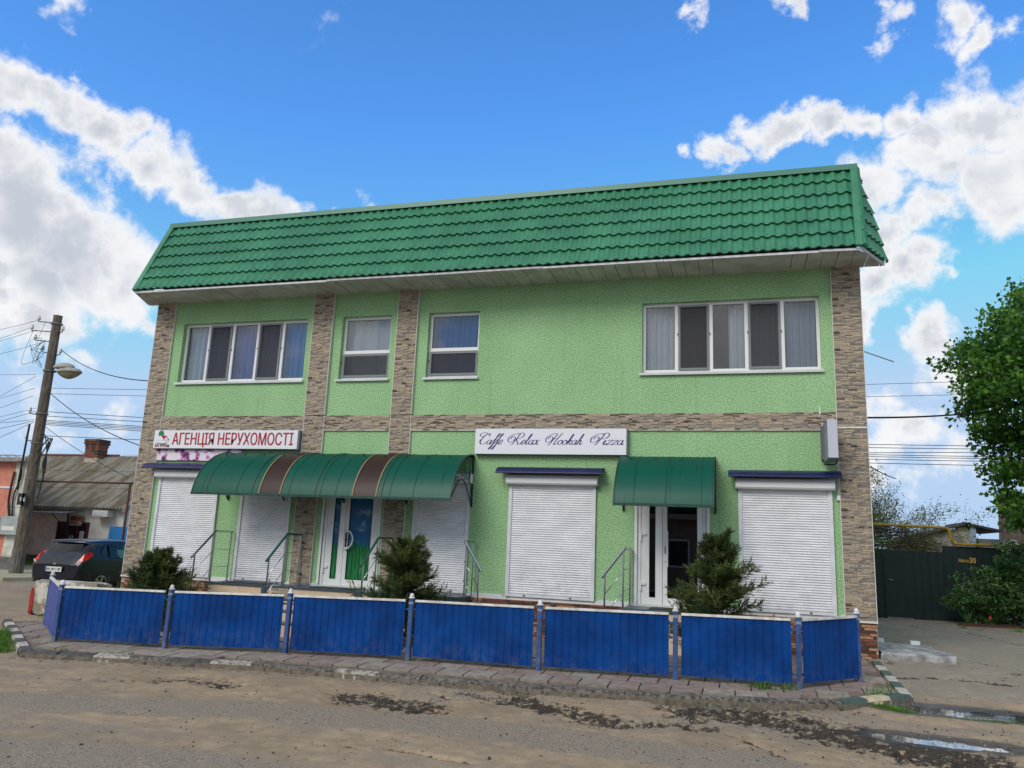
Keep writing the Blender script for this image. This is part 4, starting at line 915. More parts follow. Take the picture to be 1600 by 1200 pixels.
for i in range(len(fp)-1):
    p, q = fp[i].copy(), fp[i+1].copy(); d = (q-p); L_ = Vector((d.x, d.y, 0)).length; t = Vector((d.x, d.y, 0)).normalized(); nr = Vector((t.y, -t.x, 0))
    gp = .085 if 0 < i < 7 else .05; a = p+d*(gp/L_); c = q-d*(gp/L_); W_ = L_-2*gp
    tl = random.uniform(-.008, .008)
    prof = []; x = 0.; 
    pitch = .118
    while x < W_-.001:
        for dx, dep in ((0, 0), (.012, -.009), (.026, -.009), (.036, 0)):
            if x+dx < W_: prof.append((x+dx, dep))
        x += pitch
    prof.append((W_, 0))
    zt = lambda s_: a.z+(c.z-a.z)*s_/W_
    rows = []
    for zz in (.062, .86):
        rows.append([a+t*s_+nr*(.034+dep)+Vector((0, 0, zt(s_)-a.z+zz+tl*(s_/W_-.5)*2)) for s_, dep in prof])
    back = [[v-nr*.0015 for v in r] for r in rows][::-1]
    sh = MB().grid(rows+back).build('sheet_panel', FENCE_D if i == 0 else FENCE, fence)
    top = [a+nr*.03+Vector((0, 0, .868)), c+nr*.03+Vector((0, 0, .868))]; m_ = (top[0]+top[1])/2; hd = (top[1]-top[0])/2
    MB().obox(m_, hd, nr*.022, Vector((0, 0, .016))).build('top_trim', TRIM, sh)
    for zz in (.17, .74):
        u, v_ = p+Vector((0, 0, zz)), q+Vector((0, 0, zz)); MB().obox((u+v_)/2-nr*.005, (v_-u)/2, nr*.012, Vector((0, 0, .012))).build('rail', POST, sh)
    sc = MB()
    k = .2
    while k < W_-.1:
        for zz in (.12, .80): sc.obox(a+t*k+nr*.036+Vector((0, 0, zt(k)-a.z+zz)), t*.007, nr*.004, Vector((0, 0, .007)))
        k += .354
    sc.build('sheet_screw', FENCE, sh)

# ------------------------------------------------------------------ vegetation helpers
def leafmat(name, c1, c2, tr=.35):
    m = mat(name, c1, c2, scale=3, rough=.55, detail=3); t = m.node_tree; b = t.nodes['Principled BSDF']; o = t.nodes['Material Output']
    tl = t.nodes.new('ShaderNodeBsdfTranslucent'); src = b.inputs['Base Color'].links[0].from_socket; t.links.new(src, tl.inputs['Color'])
    mx = t.nodes.new('ShaderNodeMixShader'); mx.inputs[0].default_value = tr; t.links.new(b.outputs[0], mx.inputs[1]); t.links.new(tl.outputs[0], mx.inputs[2]); t.links.new(mx.outputs[0], o.inputs[0]); return m
def frames(Dv, spin):
    Dv = Dv/np.linalg.norm(Dv, axis=1, keepdims=True); up = np.where(np.abs(Dv[:, 2:3]) > .9, [[1., 0, 0]], [[0, 0, 1.]]); A = np.cross(Dv, up); A /= np.linalg.norm(A, axis=1, keepdims=True); B = np.cross(Dv, A)
    c, s_ = np.cos(spin)[:, None], np.sin(spin)[:, None]; return Dv, A*c+B*s_, B*c-A*s_
def leaves(P, Dv, size, shape, spin=None, nrm_=None):
    """shape: (k,2) outline along (length, side); returns V,F"""
    n = len(P); spin = rng.uniform(0, 2*pi, n) if spin is None else spin; T, A, B = frames(Dv, spin); sh = np.array(shape); k = len(sh)
    V = P[:, None, :]+size[:, None, None]*(T[:, None, :]*sh[None, :, :1]+A[:, None, :]*sh[None, :, 1:2]+(B[:, None, :]*(np.abs(sh[None, :, 1:2])*.35 if k > 3 else 0)))
    return V.reshape(-1, 3), np.arange(n*k).reshape(n, k)
MAPLE = [(0, 0), (.12, .30), (.35, .22), (.45, .52), (.62, .26), (1, 0), (.62, -.26), (.45, -.52), (.35, -.22), (.12, -.30)]
OVAL = [(0, 0), (.3, .26), (.7, .24), (1, 0), (.7, -.24), (.3, -.26)]
NEEDLE = [(0, -.09), (1, 0), (0, .09)]
JUN = leafmat('juniper foliage', (52, 72, 40), (98, 112, 56), .3); BARK = mat('brown bark', (86, 70, 56), (58, 46, 38), scale=18, rough=.95, bump=.6, bscale=30, stretch=(1, 1, .3))
def juniper(label, base, H, R, lean, seed, lop=()):
    r = np.random.default_rng(seed); o = thing('juniper', label, 'shrub', base, 'junipers behind the fence'); base = np.array(base)
    P, Dv, sz = [], [], []; st = MB(); st.tube([base+[0, 0, -.05], base+[lean*.3, 0, H*.5], base+[lean, 0, H*.9]], .035, 7, r1=.008); st.build('stem', BARK, o, smooth=True)
    br = MB(); nb = 115
    for k in range(nb):
        f = (k+.5)/nb; az = r.uniform(0, 2*pi); z0 = H*(.02+.88*f); reach = R*(1-.80*f**1.2)*r.uniform(.65, 1.15)
        if r.random() < .10: reach *= 1.3
        d = np.array([cos(az), sin(az), 0]); p = base+np.array([lean*f, 0, z0]); up = r.uniform(.25, .75)+.8*f
        q1 = p+d*reach*.5+[0, 0, reach*up*.42]; q2 = p+d*reach+[0, 0, reach*up*.72]
        pts = np.array([p+(q1-p)*t*2 if t < .5 else q1+(q2-q1)*(t-.5)*2 for t in np.linspace(0, 1, 12)])
        br.tube(pts[::3], .010, 4, r1=.003, cap=False)
        for i in range(2, 12):
            m = 4 if i < 11 else 2; t = pts[min(i+1, 11)]-pts[i-1]; t = t/np.linalg.norm(t)
            for _ in range(m):                                  # side sprays
                sd_ = r.normal(0, 1, 3); sd_ -= t*sd_.dot(t); sd_ /= np.linalg.norm(sd_); dr = t*.75+sd_*.65+[0, 0, .12]; ln = reach*r.uniform(.10, .22)*(1.2-.5*i/12)+.03; nn_ = 11
                for s_ in np.linspace(.1, 1, nn_):
                    P.append(pts[i]+dr*ln*s_+r.normal(0, .006, 3)); Dv.append(dr*1.1+r.normal(0, .42, 3)); sz.append(r.uniform(.045, .085))
    br.build('branch', BARK, o)
    V, F = leaves(np.array(P), np.array(Dv), np.array(sz), NEEDLE)
    arr_obj('foliage', V, F, JUN, o); return o
juniper('low spreading juniper behind the fence in front of the leftmost roller shutter', (-10.45, -1.75, float(gz(-10.4, -1.7))), 1.36, .74, -.1, 11)
juniper('upright juniper behind the fence between the grass film door and the scroll bracket', (-5.50, -1.75, float(gz(-5.5, -1.7))), 1.76, .74, .03, 12)
juniper('dense dark juniper behind the fence in front of the dark glass door', (-.38, -1.7, float(gz(-.4, -1.7))), 1.98, .74, .05, 15)

MAP = [leafmat('maple leaf', (46, 88, 28), (68, 112, 34), .45), leafmat('maple leaf lit', (92, 138, 42), (114, 156, 54), .5)]
def leafy(o, lobes, per, size, shape, mats, name='crown', seed=1, light=.3, clump=.30):
    r = np.random.default_rng(seed); P, Dv, sz, mi = [], [], [], []
    for (c, rad) in lobes:
        n = int(per*rad**2)+3
        for _ in range(n):
            u = r.normal(0, 1, 3); u /= np.linalg.norm(u); cc = np.array(c)+u*rad*r.uniform(.45, 1.0)*np.array([1, 1, .85]); k = int(r.uniform(30, 60)); cr = clump*r.uniform(.6, 1.2)
            q = np.clip(r.normal(0, 1, (k, 3)), -1.5, 1.5)*[cr, cr, cr*.45]+cc; P.append(q); dd = r.normal(0, .7, (k, 3))+(q-cc)/cr*.5; dd[:, 2] -= .35; Dv.append(dd); sz.append(r.uniform(.7, 1.25, k)*size)
            mi.append((r.random(k) < light*(1 if u[2] > .1 else .25)).astype(int))  # paler leaves favoured on upper clumps: light from above put into the colour
    P = np.concatenate(P); V, F = leaves(P, np.concatenate(Dv), np.concatenate(sz), shape); arr_obj(name, V, F, mats, o, midx=np.concatenate(mi)); return len(P)
TB = Vector((12.6, 9.2, float(ground(12, 8.6))))
tree = thing('maple_tree', 'tall leafy green maple tree overhanging the green gate', 'tree', TB)
lob = [(1600,515,75), (1560,545,50), (1500,545,34), (1530,585,44), (1520,610,36), (1600,600,85), (1545,660,40), (1585,690,55), (1560,720,26), (1620,760,55), (1585,785,28), (1660,470,90), (1700,560,110), (1720,660,110), (1700,750,80), (1800,500,110), (1820,620,120), (1780,720,100), (1900,580,110), (1570,480,38)]
LB = [(tuple(atY(px+14, py+14, 7.2+((i*37) % 5)*.55)), rp/FPX*22.0) for i, (px, py, rp) in enumerate(lob)]
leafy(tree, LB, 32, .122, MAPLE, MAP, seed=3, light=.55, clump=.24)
tr = MB(); top = TB+Vector((-.3, 0, 3.6)); tr.tube([TB+Vector((0, 0, -.2)), TB+Vector((-.1, 0, 1.5)), top], .26, 12, r1=.2); tr.build('trunk', BARK, tree, smooth=True)
lb = MB()
for c, rd in LB: lb.tube(catmull([top-Vector((0, 0, .6)), top+(Vector(c)-top)*.5+Vector((0, 0, .5)), Vector(c)], 5), .09, 6, r1=.02)
lb.build('limb', BARK, tree, smooth=True)

# ------------------------------------------------------------------ yard on the right: gate wall, pipe, sheds, bushes
GY = 11.2; GATE = mat('dark green sheet gate', (8, 40, 42), (6, 32, 34), scale=2, rough=.65, stretch=(2, 1, .5))
gate = thing('green_gate', 'dark green sheet metal gate wall with a wicket door and house number', 'gate', (5.1, GY, .07))
def ribbed(b, x0, x1, y, z0, z1, pitch=.2, d=.012):
    xs = []; x = x0
    while x < x1: xs += [(x, 0), (x+.012, -d), (x+.05, -d), (x+.062, 0)]; x += pitch
    xs = [q for q in xs if q[0] < x1]+[(x1, 0)]; return b.grid([[(q, y+e, z) for q, e in xs] for z in (z0, z1)])
for gx0, gx1, gy_, gt in ((2.15, 4.02, GY, 2.02), (4.79, 5.63, GY, 1.99), (5.59, 8.0, GY-.02, 2.17), (8.0, 10.4, GY-.02, 2.17), (10.4, 15.8, GY-.02, 2.17)):
    b = MB(); ribbed(b, gx0, gx1, gy_, -.1, gt); b.build('gate_sheet', GATE, gate)
wk = MB().box(4.06, 4.75, GY-.025, GY+.01, .10, 1.77).build('wicket_door', GATE, gate); MB().box(4.02, 4.79, GY-.012, GY+.02, 1.79, 2.0).build('gate_sheet', GATE, gate)
for q_ in ((4.02, 4.06, .0, 1.79), (4.75, 4.79, .0, 1.79), (4.061, 4.749, 1.771, 1.81)): MB().box(q_[0], q_[1], GY-.04, GY+.02, q_[2], q_[3]).build('wicket_frame', GATE, gate)
MB().tube([(4.14, GY-.03, 1.16), (4.14, GY-.07, 1.16), (4.23, GY-.07, 1.14)], .015, 6).lathe([(0, .0), (.03, .0), (.03, .01), (0, .01)], (4.14, GY-.03, 1.15), 8).build('door_handle', STEEL, wk)
OCHRE = mat('ochre lettering', (206, 164, 84), rough=.5)
t = text_mb('Рибальська', .135, 1, .002, .002); w_ = max(v[0] for v in t.v); shifted(t, (5.98, GY-.06, 1.73), sx=.266/w_).build('street_lettering', OCHRE, gate)
t = text_mb('30', .21, 1, .002, .006); w_ = max(v[0] for v in t.v); shifted(t, (6.26, GY-.06, 1.717), sx=.17/w_).build('number_lettering', OCHRE, gate)
YEL = mat('yellow gas pipe', (176, 146, 40), (140, 116, 40), scale=12, rough=.5)
gp_ = thing('gas_pipe', 'yellow gas pipe running above the green gate', 'pipe', (5, GY-.1, 2.1))
MB().tube([(1.0, GY-.1, 2.78), (3.7, GY-.1, 2.73), (5.59, GY-.1, 2.69)]+catmull([(5.59, GY-.1, 2.69), (5.74, GY-.1, 2.66), (5.80, GY-.1, 2.55), (5.83, GY-.1, 2.38), (5.90, GY-.1, 2.265), (6.06, GY-.1, 2.23)], 5)[1:]+[(15.8, GY-.1, 2.21)], .042, 10).build('pipe_run', YEL, gp_, smooth=True)
b = MB()
for xx in (3.4, 7.1, 10.2): MB().tube([(xx, GY-.1, -.1), (xx, GY-.1, 2.70 if xx < 5.6 else 2.20)], .02, 6).build('pipe_bracket', GATE, gp_)
sh = thing('white_shed', 'small white shed with a grey boarded gable behind the green gate', 'shed', (6.7, 16.5, 0))
SHW = mat('weathered whitewash', (196, 192, 184), (158, 154, 150), scale=3, rough=.9); SHR = mat('dark shed roof', (74, 66, 64), (56, 50, 50), scale=5, rough=.8)
MB().add([(x, y, z) for y in (16.5, 19) for x, z in ((5.44, -.1), (7.67, -.1), (7.67, 2.81), (7.51, 2.96), (5.44, 2.30))], [(0, 1, 2, 3, 4), (9, 8, 7, 6, 5), (1, 6, 7, 2), (0, 4, 9, 5)]).build('wall', SHW, sh)
MB().obox((6.42, 17.7, 2.71), (1.22, 0, .37), (0, 1.4, 0), (0, 0, .03)).build('roof', SHR, sh); MB().obox((8.05, 17.7, 2.95), (.57, 0, -.12), (0, 1.4, 0), (0, 0, .035)).build('roof', SHR, sh)
MB().obox((7.72, 16.45, 2.46), (.09, 0, .0), (0, .03, 0), (0.03, 0, .48)).build('corner_board', mat('pale blue board', (150, 166, 186), rough=.7), sh)
MB().box(8.0, 9.25, 16.9, 19, -.1, 2.57).build('lean_to', SHW, sh)
bh = thing('brown_outbuilding', 'tall outbuilding clad in dark brown corrugated sheet behind the maple', 'outbuilding', (12.4, 21, 0))
BRN = mat('brown corrugated sheet', (92, 76, 68), (70, 58, 54), scale=4, rough=.8, stretch=(3, 1, 1)); b = MB(); n_ = 80
b.grid([[(9.53+.32*f+6.6*k/n_, 20.5-.03*(k % 2)+.5*f, -.1+4.5*f) for k in range(n_+1)] for f in (0, 1)]); b.build('wall', BRN, bh)
MB().add([(9.53, 20.5, -.1), (9.85, 21.0, 4.4), (13.3, 27, 4.4), (13.0, 27, -.1)], [(0, 1, 2, 3)]).build('side_wall', BRN, bh)
MB().add([(9.8, 20.8, 4.41), (16.6, 20.8, 4.41), (16.6, 27, 5.1), (13.4, 27, 5.1)], [(0, 1, 2, 3)]).build('roof', SHR, bh)
# bare thicket and twiggy vines behind the gate
TWIG = mat('bare twig', (104, 92, 80), (78, 68, 60), scale=9, rough=.9); BUSH = [leafmat('spring leaf', (96, 124, 44), (130, 142, 60), .4), leafmat('olive leaf', (84, 92, 48), (116, 110, 58), .3)]
def twiggy(o, base, H, spread, n, seed, depth=3, rad=.016, tips=None):
    r = np.random.default_rng(seed); b = MB()
    def grow(p, d, l, rd, k):
        q = p+d*l*.5+r.normal(0, .05*l, 3); e = q+(d+r.normal(0, .25, 3))*l*.5; q[1] = max(q[1], GY+.5); e[1] = max(e[1], GY+.5); b.tube([p, q, e], rd, 4, r1=rd*.6, cap=False)
        if tips is not None and k <= 1: tips.append(e); tips.append(q)
        if k > 0:
            for _ in range(r.integers(2, 5)): grow(q+(e-q)*r.uniform(0, 1), (lambda v: v/np.linalg.norm(v))(d+r.normal(0, .55, 3)+[0, 0, .15]), l*r.uniform(.5, .75), rd*.6, k-1)
    for _ in range(n):
        v = np.array([r.normal(0, spread), r.normal(0, spread*.6), 1.]); v /= np.linalg.norm(v); grow(np.array(base)+[r.normal(0, .3), r.normal(0, .3), 0], v, H*r.uniform(.4, .6), rad, depth)
    return b
tips = []
t1 = thing('leafing_thicket', 'half bare bush with small olive leaves rising behind the gate next to the building', 'bush', (4.05, 15, .0), 'bare bushes behind the gate')
twiggy(t1, (4.05, 15, .0), 3.75, .35, 12, 21, 4, .02, tips).build('branch', TWIG, t1)
P = np.array(tips); P = np.concatenate([P+rng.normal(0, .10, P.shape) for _ in range(7)]); P = P[P[:, 1] > GY+.3]; V, F = leaves(P, rng.normal(0, 1, P.shape), rng.uniform(.035, .075, len(P)), OVAL); arr_obj('foliage', V, F, BUSH, t1, midx=rng.integers(0, 2, len(F)))
t2 = thing('bare_bush', 'grey leafless bush behind the gate left of the white shed', 'bush', (5.5, 15.9, .0), 'bare bushes behind the gate')
twiggy(t2, (5.5, 15.9, .0), 3.35, .5, 14, 22, 4, .016).build('branch', TWIG, t2)
t3 = thing('dry_vine', 'tangle of dry vine stems sagging over the gate beneath the yellow pipe', 'vine', (4.7, 12.2, .0)); b = MB(); r = np.random.default_rng(5)
for k in range(46):
    x0 = r.uniform(2.7, 4.7); z0 = r.uniform(1.98, 2.66); ln = r.uniform(.9, 2.4); pts = [(x0+ln*q, 12.0+r.uniform(-.3, .5)*q, z0+.22*sin(pi*min(1, q*.9))*r.uniform(.3, 1)-(.55*q*q if x0+ln*q > 4.86 else .1*q)+r.normal(0, .03)) for q in np.linspace(0, 1, 7)]; b.tube(pts, r.uniform(.006, .016), 5, r1=.004, cap=False)
for k in range(5): b.tube([(3.1+.5*k, 12.1, -.1), (3.15+.5*k, 12.1, 1.3), (3.2+.5*k+r.normal(0, .1), 12.1, 2.25)], .025, 6, r1=.015)
b.build('stem', mat('dry vine', (74, 64, 58), (54, 48, 44), scale=12, rough=.9), t3, smooth=True)
P = np.array([(r.uniform(2.6, 4.5), 12.5+r.uniform(-.2, .6), r.uniform(1.8, 2.42)) for _ in range(700)]); V, F = leaves(P, r.normal(0, 1, P.shape), r.uniform(.05, .11, 700), OVAL); arr_obj('foliage', V, F, leafmat('lime leaf', (112, 158, 40), (140, 178, 60), .45), t3)
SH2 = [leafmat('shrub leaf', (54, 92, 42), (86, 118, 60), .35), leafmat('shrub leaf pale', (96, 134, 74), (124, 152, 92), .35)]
sb = thing('broadleaf_shrub', 'loose green shrub growing against the dark green gate', 'shrub', (7.5, 10.0, float(ground(7.5, 10))))
lob = [(1510,925,26), (1545,915,24), (1500,950,18), (1570,900,28), (1585,940,32), (1580,865,22), (1600,900,30), (1650,900,60), (1640,950,50), (1545,955,22), (1525,895,10)]
LS = [(tuple(atY(px, py, 9.9+.22*((i*13) % 4))), rp/FPX*24.2) for i, (px, py, rp) in enumerate(lob)]
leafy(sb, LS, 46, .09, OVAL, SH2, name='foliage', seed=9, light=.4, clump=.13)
b = MB(); c0 = Vector((7.5, 10.05, 0))
for c, rd in LS: b.tube(catmull([c0+Vector((random.uniform(-.6, .3), 0, 0)), (c0+Vector(c))/2+Vector((0, 0, .1)), Vector(c)], 4), .014, 5, r1=.005)
b.build('stem', BARK, sb)
FLOW = mat('red petals', (196, 24, 30), rough=.5)
def rosette(o, base, n, L_, w, seed):
    r = np.random.default_rng(seed); b = MB()
    for k in range(n):
        az = r.uniform(0, 2*pi); l = L_*r.uniform(.6, 1.1); out_ = r.uniform(.2, .8); pts = [Vector(base)+Vector((cos(az)*l*out_*t, sin(az)*l*out_*t, l*(t-.45*out_*t*t))) for t in (0, .3, .6, .85, 1)]; sd_ = Vector((-sin(az), cos(az), 0))
        b.grid([[p-sd_*w*(1-q)**.6, p+sd_*w*(1-q)**.6] for p, q in zip(pts, (0, .2, .5, .8, .98))])
    return b
fl = thing('tulip', 'red tulip in the bed beside the green gate', 'flower', (6.25, 9.5, .05))
b = rosette(fl, (6.25, 9.5, .05), 7, .28, .018, 3); b.tube([(6.25, 9.5, .05), (6.25, 9.5, .28)], .008, 5); b.build('leaf', SH2[0], fl)
MB().lathe([(.0, 0), (.035, .015), (.042, .05), (.03, .09), (.012, .10)], (6.25, 9.5, .27), 10).build('petal', FLOW, fl, smooth=True)
for i, (x, y, n_, l) in enumerate(((5.75, 9.6, 18, .6), (7.0, 9.2, 14, .36))):
    o = thing('bedding_plant', ['long leaved plant in the bed beside the red tulip', 'low pale leaved plant at the foot of the loose green shrub'][i], 'plant', (x, y, .06)); rosette(o, (x, y, .06), n_, l, .02, 40+i).build('leaf', SH2[i], o)
bed = MB().box(5.45, 7.7, 9.36, 9.44, -.05, .16).build('bed_edging', RUST, loc=(6.5, 9.4, .05)); tag(bed, 'low rust brown edging board of the flower bed by the gate', 'edging')
for i, (px, py, n_, l) in enumerate(((862,948,14,.55), (925,952,9,.38), (812,946,7,.3))):
    p = atY(px, py, -1.3); o = thing('iris_plant', ['tall sword leaved plant under the roller shutter below the script sign', 'short sword leaved plant left of the dark glass door', 'small sword leaved plant at the brick plinth below the script sign'][i], 'plant', (p.x, -1.3, float(gz(p.x, -1.3))))
    rosette(o, (p.x, -1.3, float(gz(p.x, -1.3))), n_, l+.35, .022, 60+i).build('leaf', SH2[0], o)
# concrete cover slab beside the corner
sl_ = thing('concrete_slab', 'cracked grey concrete cover slab lying beside the building corner', 'slab', (2.7, .7, .15))
b = MB(); V4 = [hit(*q, f=lambda x, y: ground(x, y)) for q in ((1377,1031), (1487,1038))]
rows = []; n_ = 14
for k in range(n_+1):
    s_ = k/n_; xf = 2.14+1.10*s_; rows.append([(xf, -.06+.05*s_+random.uniform(-.012, .012), .10), (xf, -.06+.05*s_+random.uniform(-.015, .015), .215), (xf+.02, -.03+.05*s_, .245+random.uniform(-.006, .006)), (2.14+(.95)*s_, 1.45, .262), (2.14+.95*s_, 1.47, .10)])
b.grid(rows); b.add(rows[-1], [(0, 1, 2, 3, 4)]); b.build('slab', mat('pale slab concrete', (164, 164, 164), (112, 112, 112), scale=6, rough=.9, bump=.5, bscale=25), sl_, smooth=40)
MB().box(2.3, 2.42, 1.40, 1.50, .262, .33).box(2.85, 3.0, 1.38, 1.5, .262, .32).build('lifting_block', WHITE_M, sl_)

# ------------------------------------------------------------------ grass
GR = leafmat('grass blade', (62, 112, 30), (98, 140, 50), .35); gP, gD, gS = [], [], []
def tuft(px, py, n, rx, ry, h, f=ground):
    p = hit(px, py, f); q = rng.normal(0, 1, (n, 2))*[rx, ry]
    for a, c in q: gP.append((p.x+a, p.y+c, float(f(p.x+a, p.y+c))-.01)); gD.append((rng.normal(0, .45), rng.normal(0, .45), 1)); gS.append(h*rng.uniform(.4, 1.3))
for k in range(26): tuft(-30+k*1.6, 1002+rng.uniform(-12, 12)+.2*k, 90, .08, .08, .15)
for k in range(15): tuft(1345+5.0*k, 1102+.85*k+rng.uniform(-2, 2), 60, .05, .03, .07)
for k in range(30): tuft(1440+4.7*k, 1122+.36*k+rng.uniform(-1, 1), 30, .04, .02, .05)
for px, py, n_, h in ((62,966,25,.08), (68,963,18,.09), (92,1003,14,.06), (100,1017,40,.06), (203,1023,30,.06), (222,1006,25,.08), (1002,1063,10,.06), (1178,1073,40,.09), (1192,1076,50,.12), (1236,1078,40,.11), (1210,1078,20,.07), (1368,1086,18,.13), (1385,1085,22,.15), (1308,1087,12,.08), (1350,1066,10,.06), (805,1063,10,.06), (1430,980,25,.08), (1505,982,60,.10), (1530,985,40,.08), (1590,988,60,.12), (640,1032,14,.07), (1150,1072,14,.06)):
    tuft(px, py, n_, .06, .04, h, gz if px < 1400 and py < 1090 else ground)
for k in range(40): tuft(40+1.2*k, 882+rng.uniform(-4, 4), 60, .5, .5, .22)
V, F = leaves(np.array(gP), np.array(gD), np.array(gS), [(0, -.05), (.6, -.035), (1, 0), (.6, .035), (0, .05)]); o = arr_obj('grass', V, F, GR); tag(o, 'tufts of grass along kerbs and puddles', 'grass', kind='stuff')
# loose stones on the road
b = MB(); stm = [CONC, mat('dark gravel', (70, 66, 60), (50, 48, 44), scale=20, rough=.9)]
for k in range(900):
    px, py = (rng.uniform(0, 1600), rng.uniform(1045, 1190)) if k % 3 else (rng.uniform(1000, 1600), rng.uniform(1100, 1195)); p = hit(px, py); s_ = rng.uniform(.003, .008)*(1.8 if rng.random() < .05 else 1)
    b.obox((p.x, p.y, p.z+s_*.2), Vector((s_, s_*.3, 0)), Vector((-s_*.3, s_*.8, s_*.2)), Vector((0, .2*s_, s_*.6)), int(rng.random() < .55))
tag(b.build('gravel', stm), 'loose stones scattered on the broken asphalt', 'gravel', kind='stuff')

# ------------------------------------------------------------------ left side: concrete block, car, pole, houses
blk = thing('concrete_block', 'chipped whitewashed concrete block with a red painted end behind the fence corner', 'concrete block', (-13.7, -.6, -.07))
def chunk(x0, x1, y0, y1, z0, z1, seed, m_, name, parent):
    bm = bmesh.new(); bmesh.ops.create_cube(bm, size=1); bmesh.ops.subdivide_edges(bm, edges=bm.edges[:], cuts=7, use_grid_fill=True); r = random.Random(seed)
    for v in bm.verts:
        c = v.co; e = sum(abs(abs(q)-.5) < .01 for q in c); k = .012*(e-.4) if e > 1 else .004
        v.co = Vector(((x0+x1)/2+c.x*(x1-x0), (y0+y1)/2+c.y*(y1-y0), (z0+z1)/2+c.z*(z1-z0)))+Vector((r.uniform(-k, k), r.uniform(-k, k), r.uniform(-k, k)))-Vector((c.x, c.y, c.z))*(.03*max(0, e-1))
    me = bpy.data.meshes.new(name); bm.to_mesh(me); bm.free(); me.transform(Matrix.Translation(-worg(parent))); me.materials.append(m_); me.polygons.foreach_set('use_smooth', [True]*len(me.polygons)); me.set_sharp_from_angle(angle=radians(45))
    o = bpy.data.objects.new(name, me); COL.objects.link(o); o.parent = parent; return o
chunk(-14.36, -12.72, -.85, -.40, -.15, .555, 1, mat('whitewashed concrete', (196, 192, 180), (128, 120, 102), scale=3.2, rough=.9, bump=.6, bscale=18, lo=.42, hi=.6), 'block_body', blk)
chunk(-14.43, -14.30, -.84, -.41, -.15, .40, 2, mat('red end paint', (170, 34, 34), (130, 40, 36), scale=8, rough=.7), 'painted_end', blk)

PAINT = mat('dark blue car paint', (8, 13, 28), rough=.3, coat=.5, spec=.3); CBLK = mat('car black trim', (14, 14, 15), rough=.45)
CX, CY = -17.55, 2.75; CZ = float(ground(CX, CY))
car = thing('parked_hatchback', 'dark blue five door hatchback parked beside the building, seen from behind', 'car', (CX, CY, CZ))
# stations along the car (y from rear): y, half width at sill, belt half width, roof half width, sill z, belt z, roof z
ST = [(.0,.70,.74,.60,.42,.78,.80),(.05,.80,.82,.62,.30,.86,.90),(.16,.83,.85,.60,.24,.92,1.08),(.34,.84,.855,.565,.22,.955,1.34),(.48,.845,.86,.56,.21,.96,1.43),(.9,.85,.86,.57,.20,.955,1.47),(1.5,.85,.86,.58,.20,.94,1.485),(2.1,.85,.86,.575,.20,.92,1.46),(2.6,.85,.86,.56,.20,.905,1.38),(3.1,.85,.855,.60,.20,.90,1.05),(3.4,.84,.84,.68,.22,.86,.93),(3.75,.80,.80,.62,.26,.74,.80),(3.93,.66,.68,.50,.34,.60,.64)]
rows = []
for (y, ws_, wb, wr, zs_, zb, zr) in ST:
    half = [(0, zs_-.02), (ws_*.9, zs_), (ws_, zs_+.10), (wb+.01, (zs_+zb)*.52), (wb, zb-.03), (wb-.03, zb), (wr+(wb-wr)*.42, zb+(zr-zb)*.55), (wr+.03, zr-.07), (wr-.06, zr-.015), (0, zr)]
    ring = [(x_, z_) for x_, z_ in half]+[(-x_, z_) for x_, z_ in half[-2:0:-1]]
    rows.append([(CX+x_, CY+y, CZ+z_) for x_, z_ in ring])
b = MB(); b.grid(rows, 0, True); nr_ = len(rows[0]); b.add(rows[0], [tuple(range(nr_))]); b.add(rows[-1], [tuple(range(nr_))[::-1]])
body = b.build('body', PAINT, car, smooth=True); sm = body.modifiers.new('s', 'SUBSURF'); sm.levels = 2; sm.render_levels = 2
def cp(x, y, z): return (CX+x, CY+y, CZ+z)
MB().grid([[cp(-.60+1.2*j/8, .155+.02*abs(j/4-1)**2-.015, 1.00) for j in range(9)], [cp(-.58+1.16*j/8, .20+.03*abs(j/4-1)**2-.01, 1.13) for j in range(9)], [cp(-.52+1.04*j/8, .31+.03*abs(j/4-1)**2-.02, 1.33) for j in range(9)]]).build('rear_window', CARGLASS, car, smooth=True)
MB().grid([[cp(-.58+1.16*j/8, .25+.08*abs(j/4-1)**2, 1.355) for j in range(9)], [cp(-.58+1.16*j/8, .24+.08*abs(j/4-1)**2, 1.395) for j in range(9)], [cp(-.58+1.16*j/8, .46, 1.445-.03*abs(j/4-1)**2) for j in range(9)]]).build('roof_spoiler', PAINT, car, smooth=True)
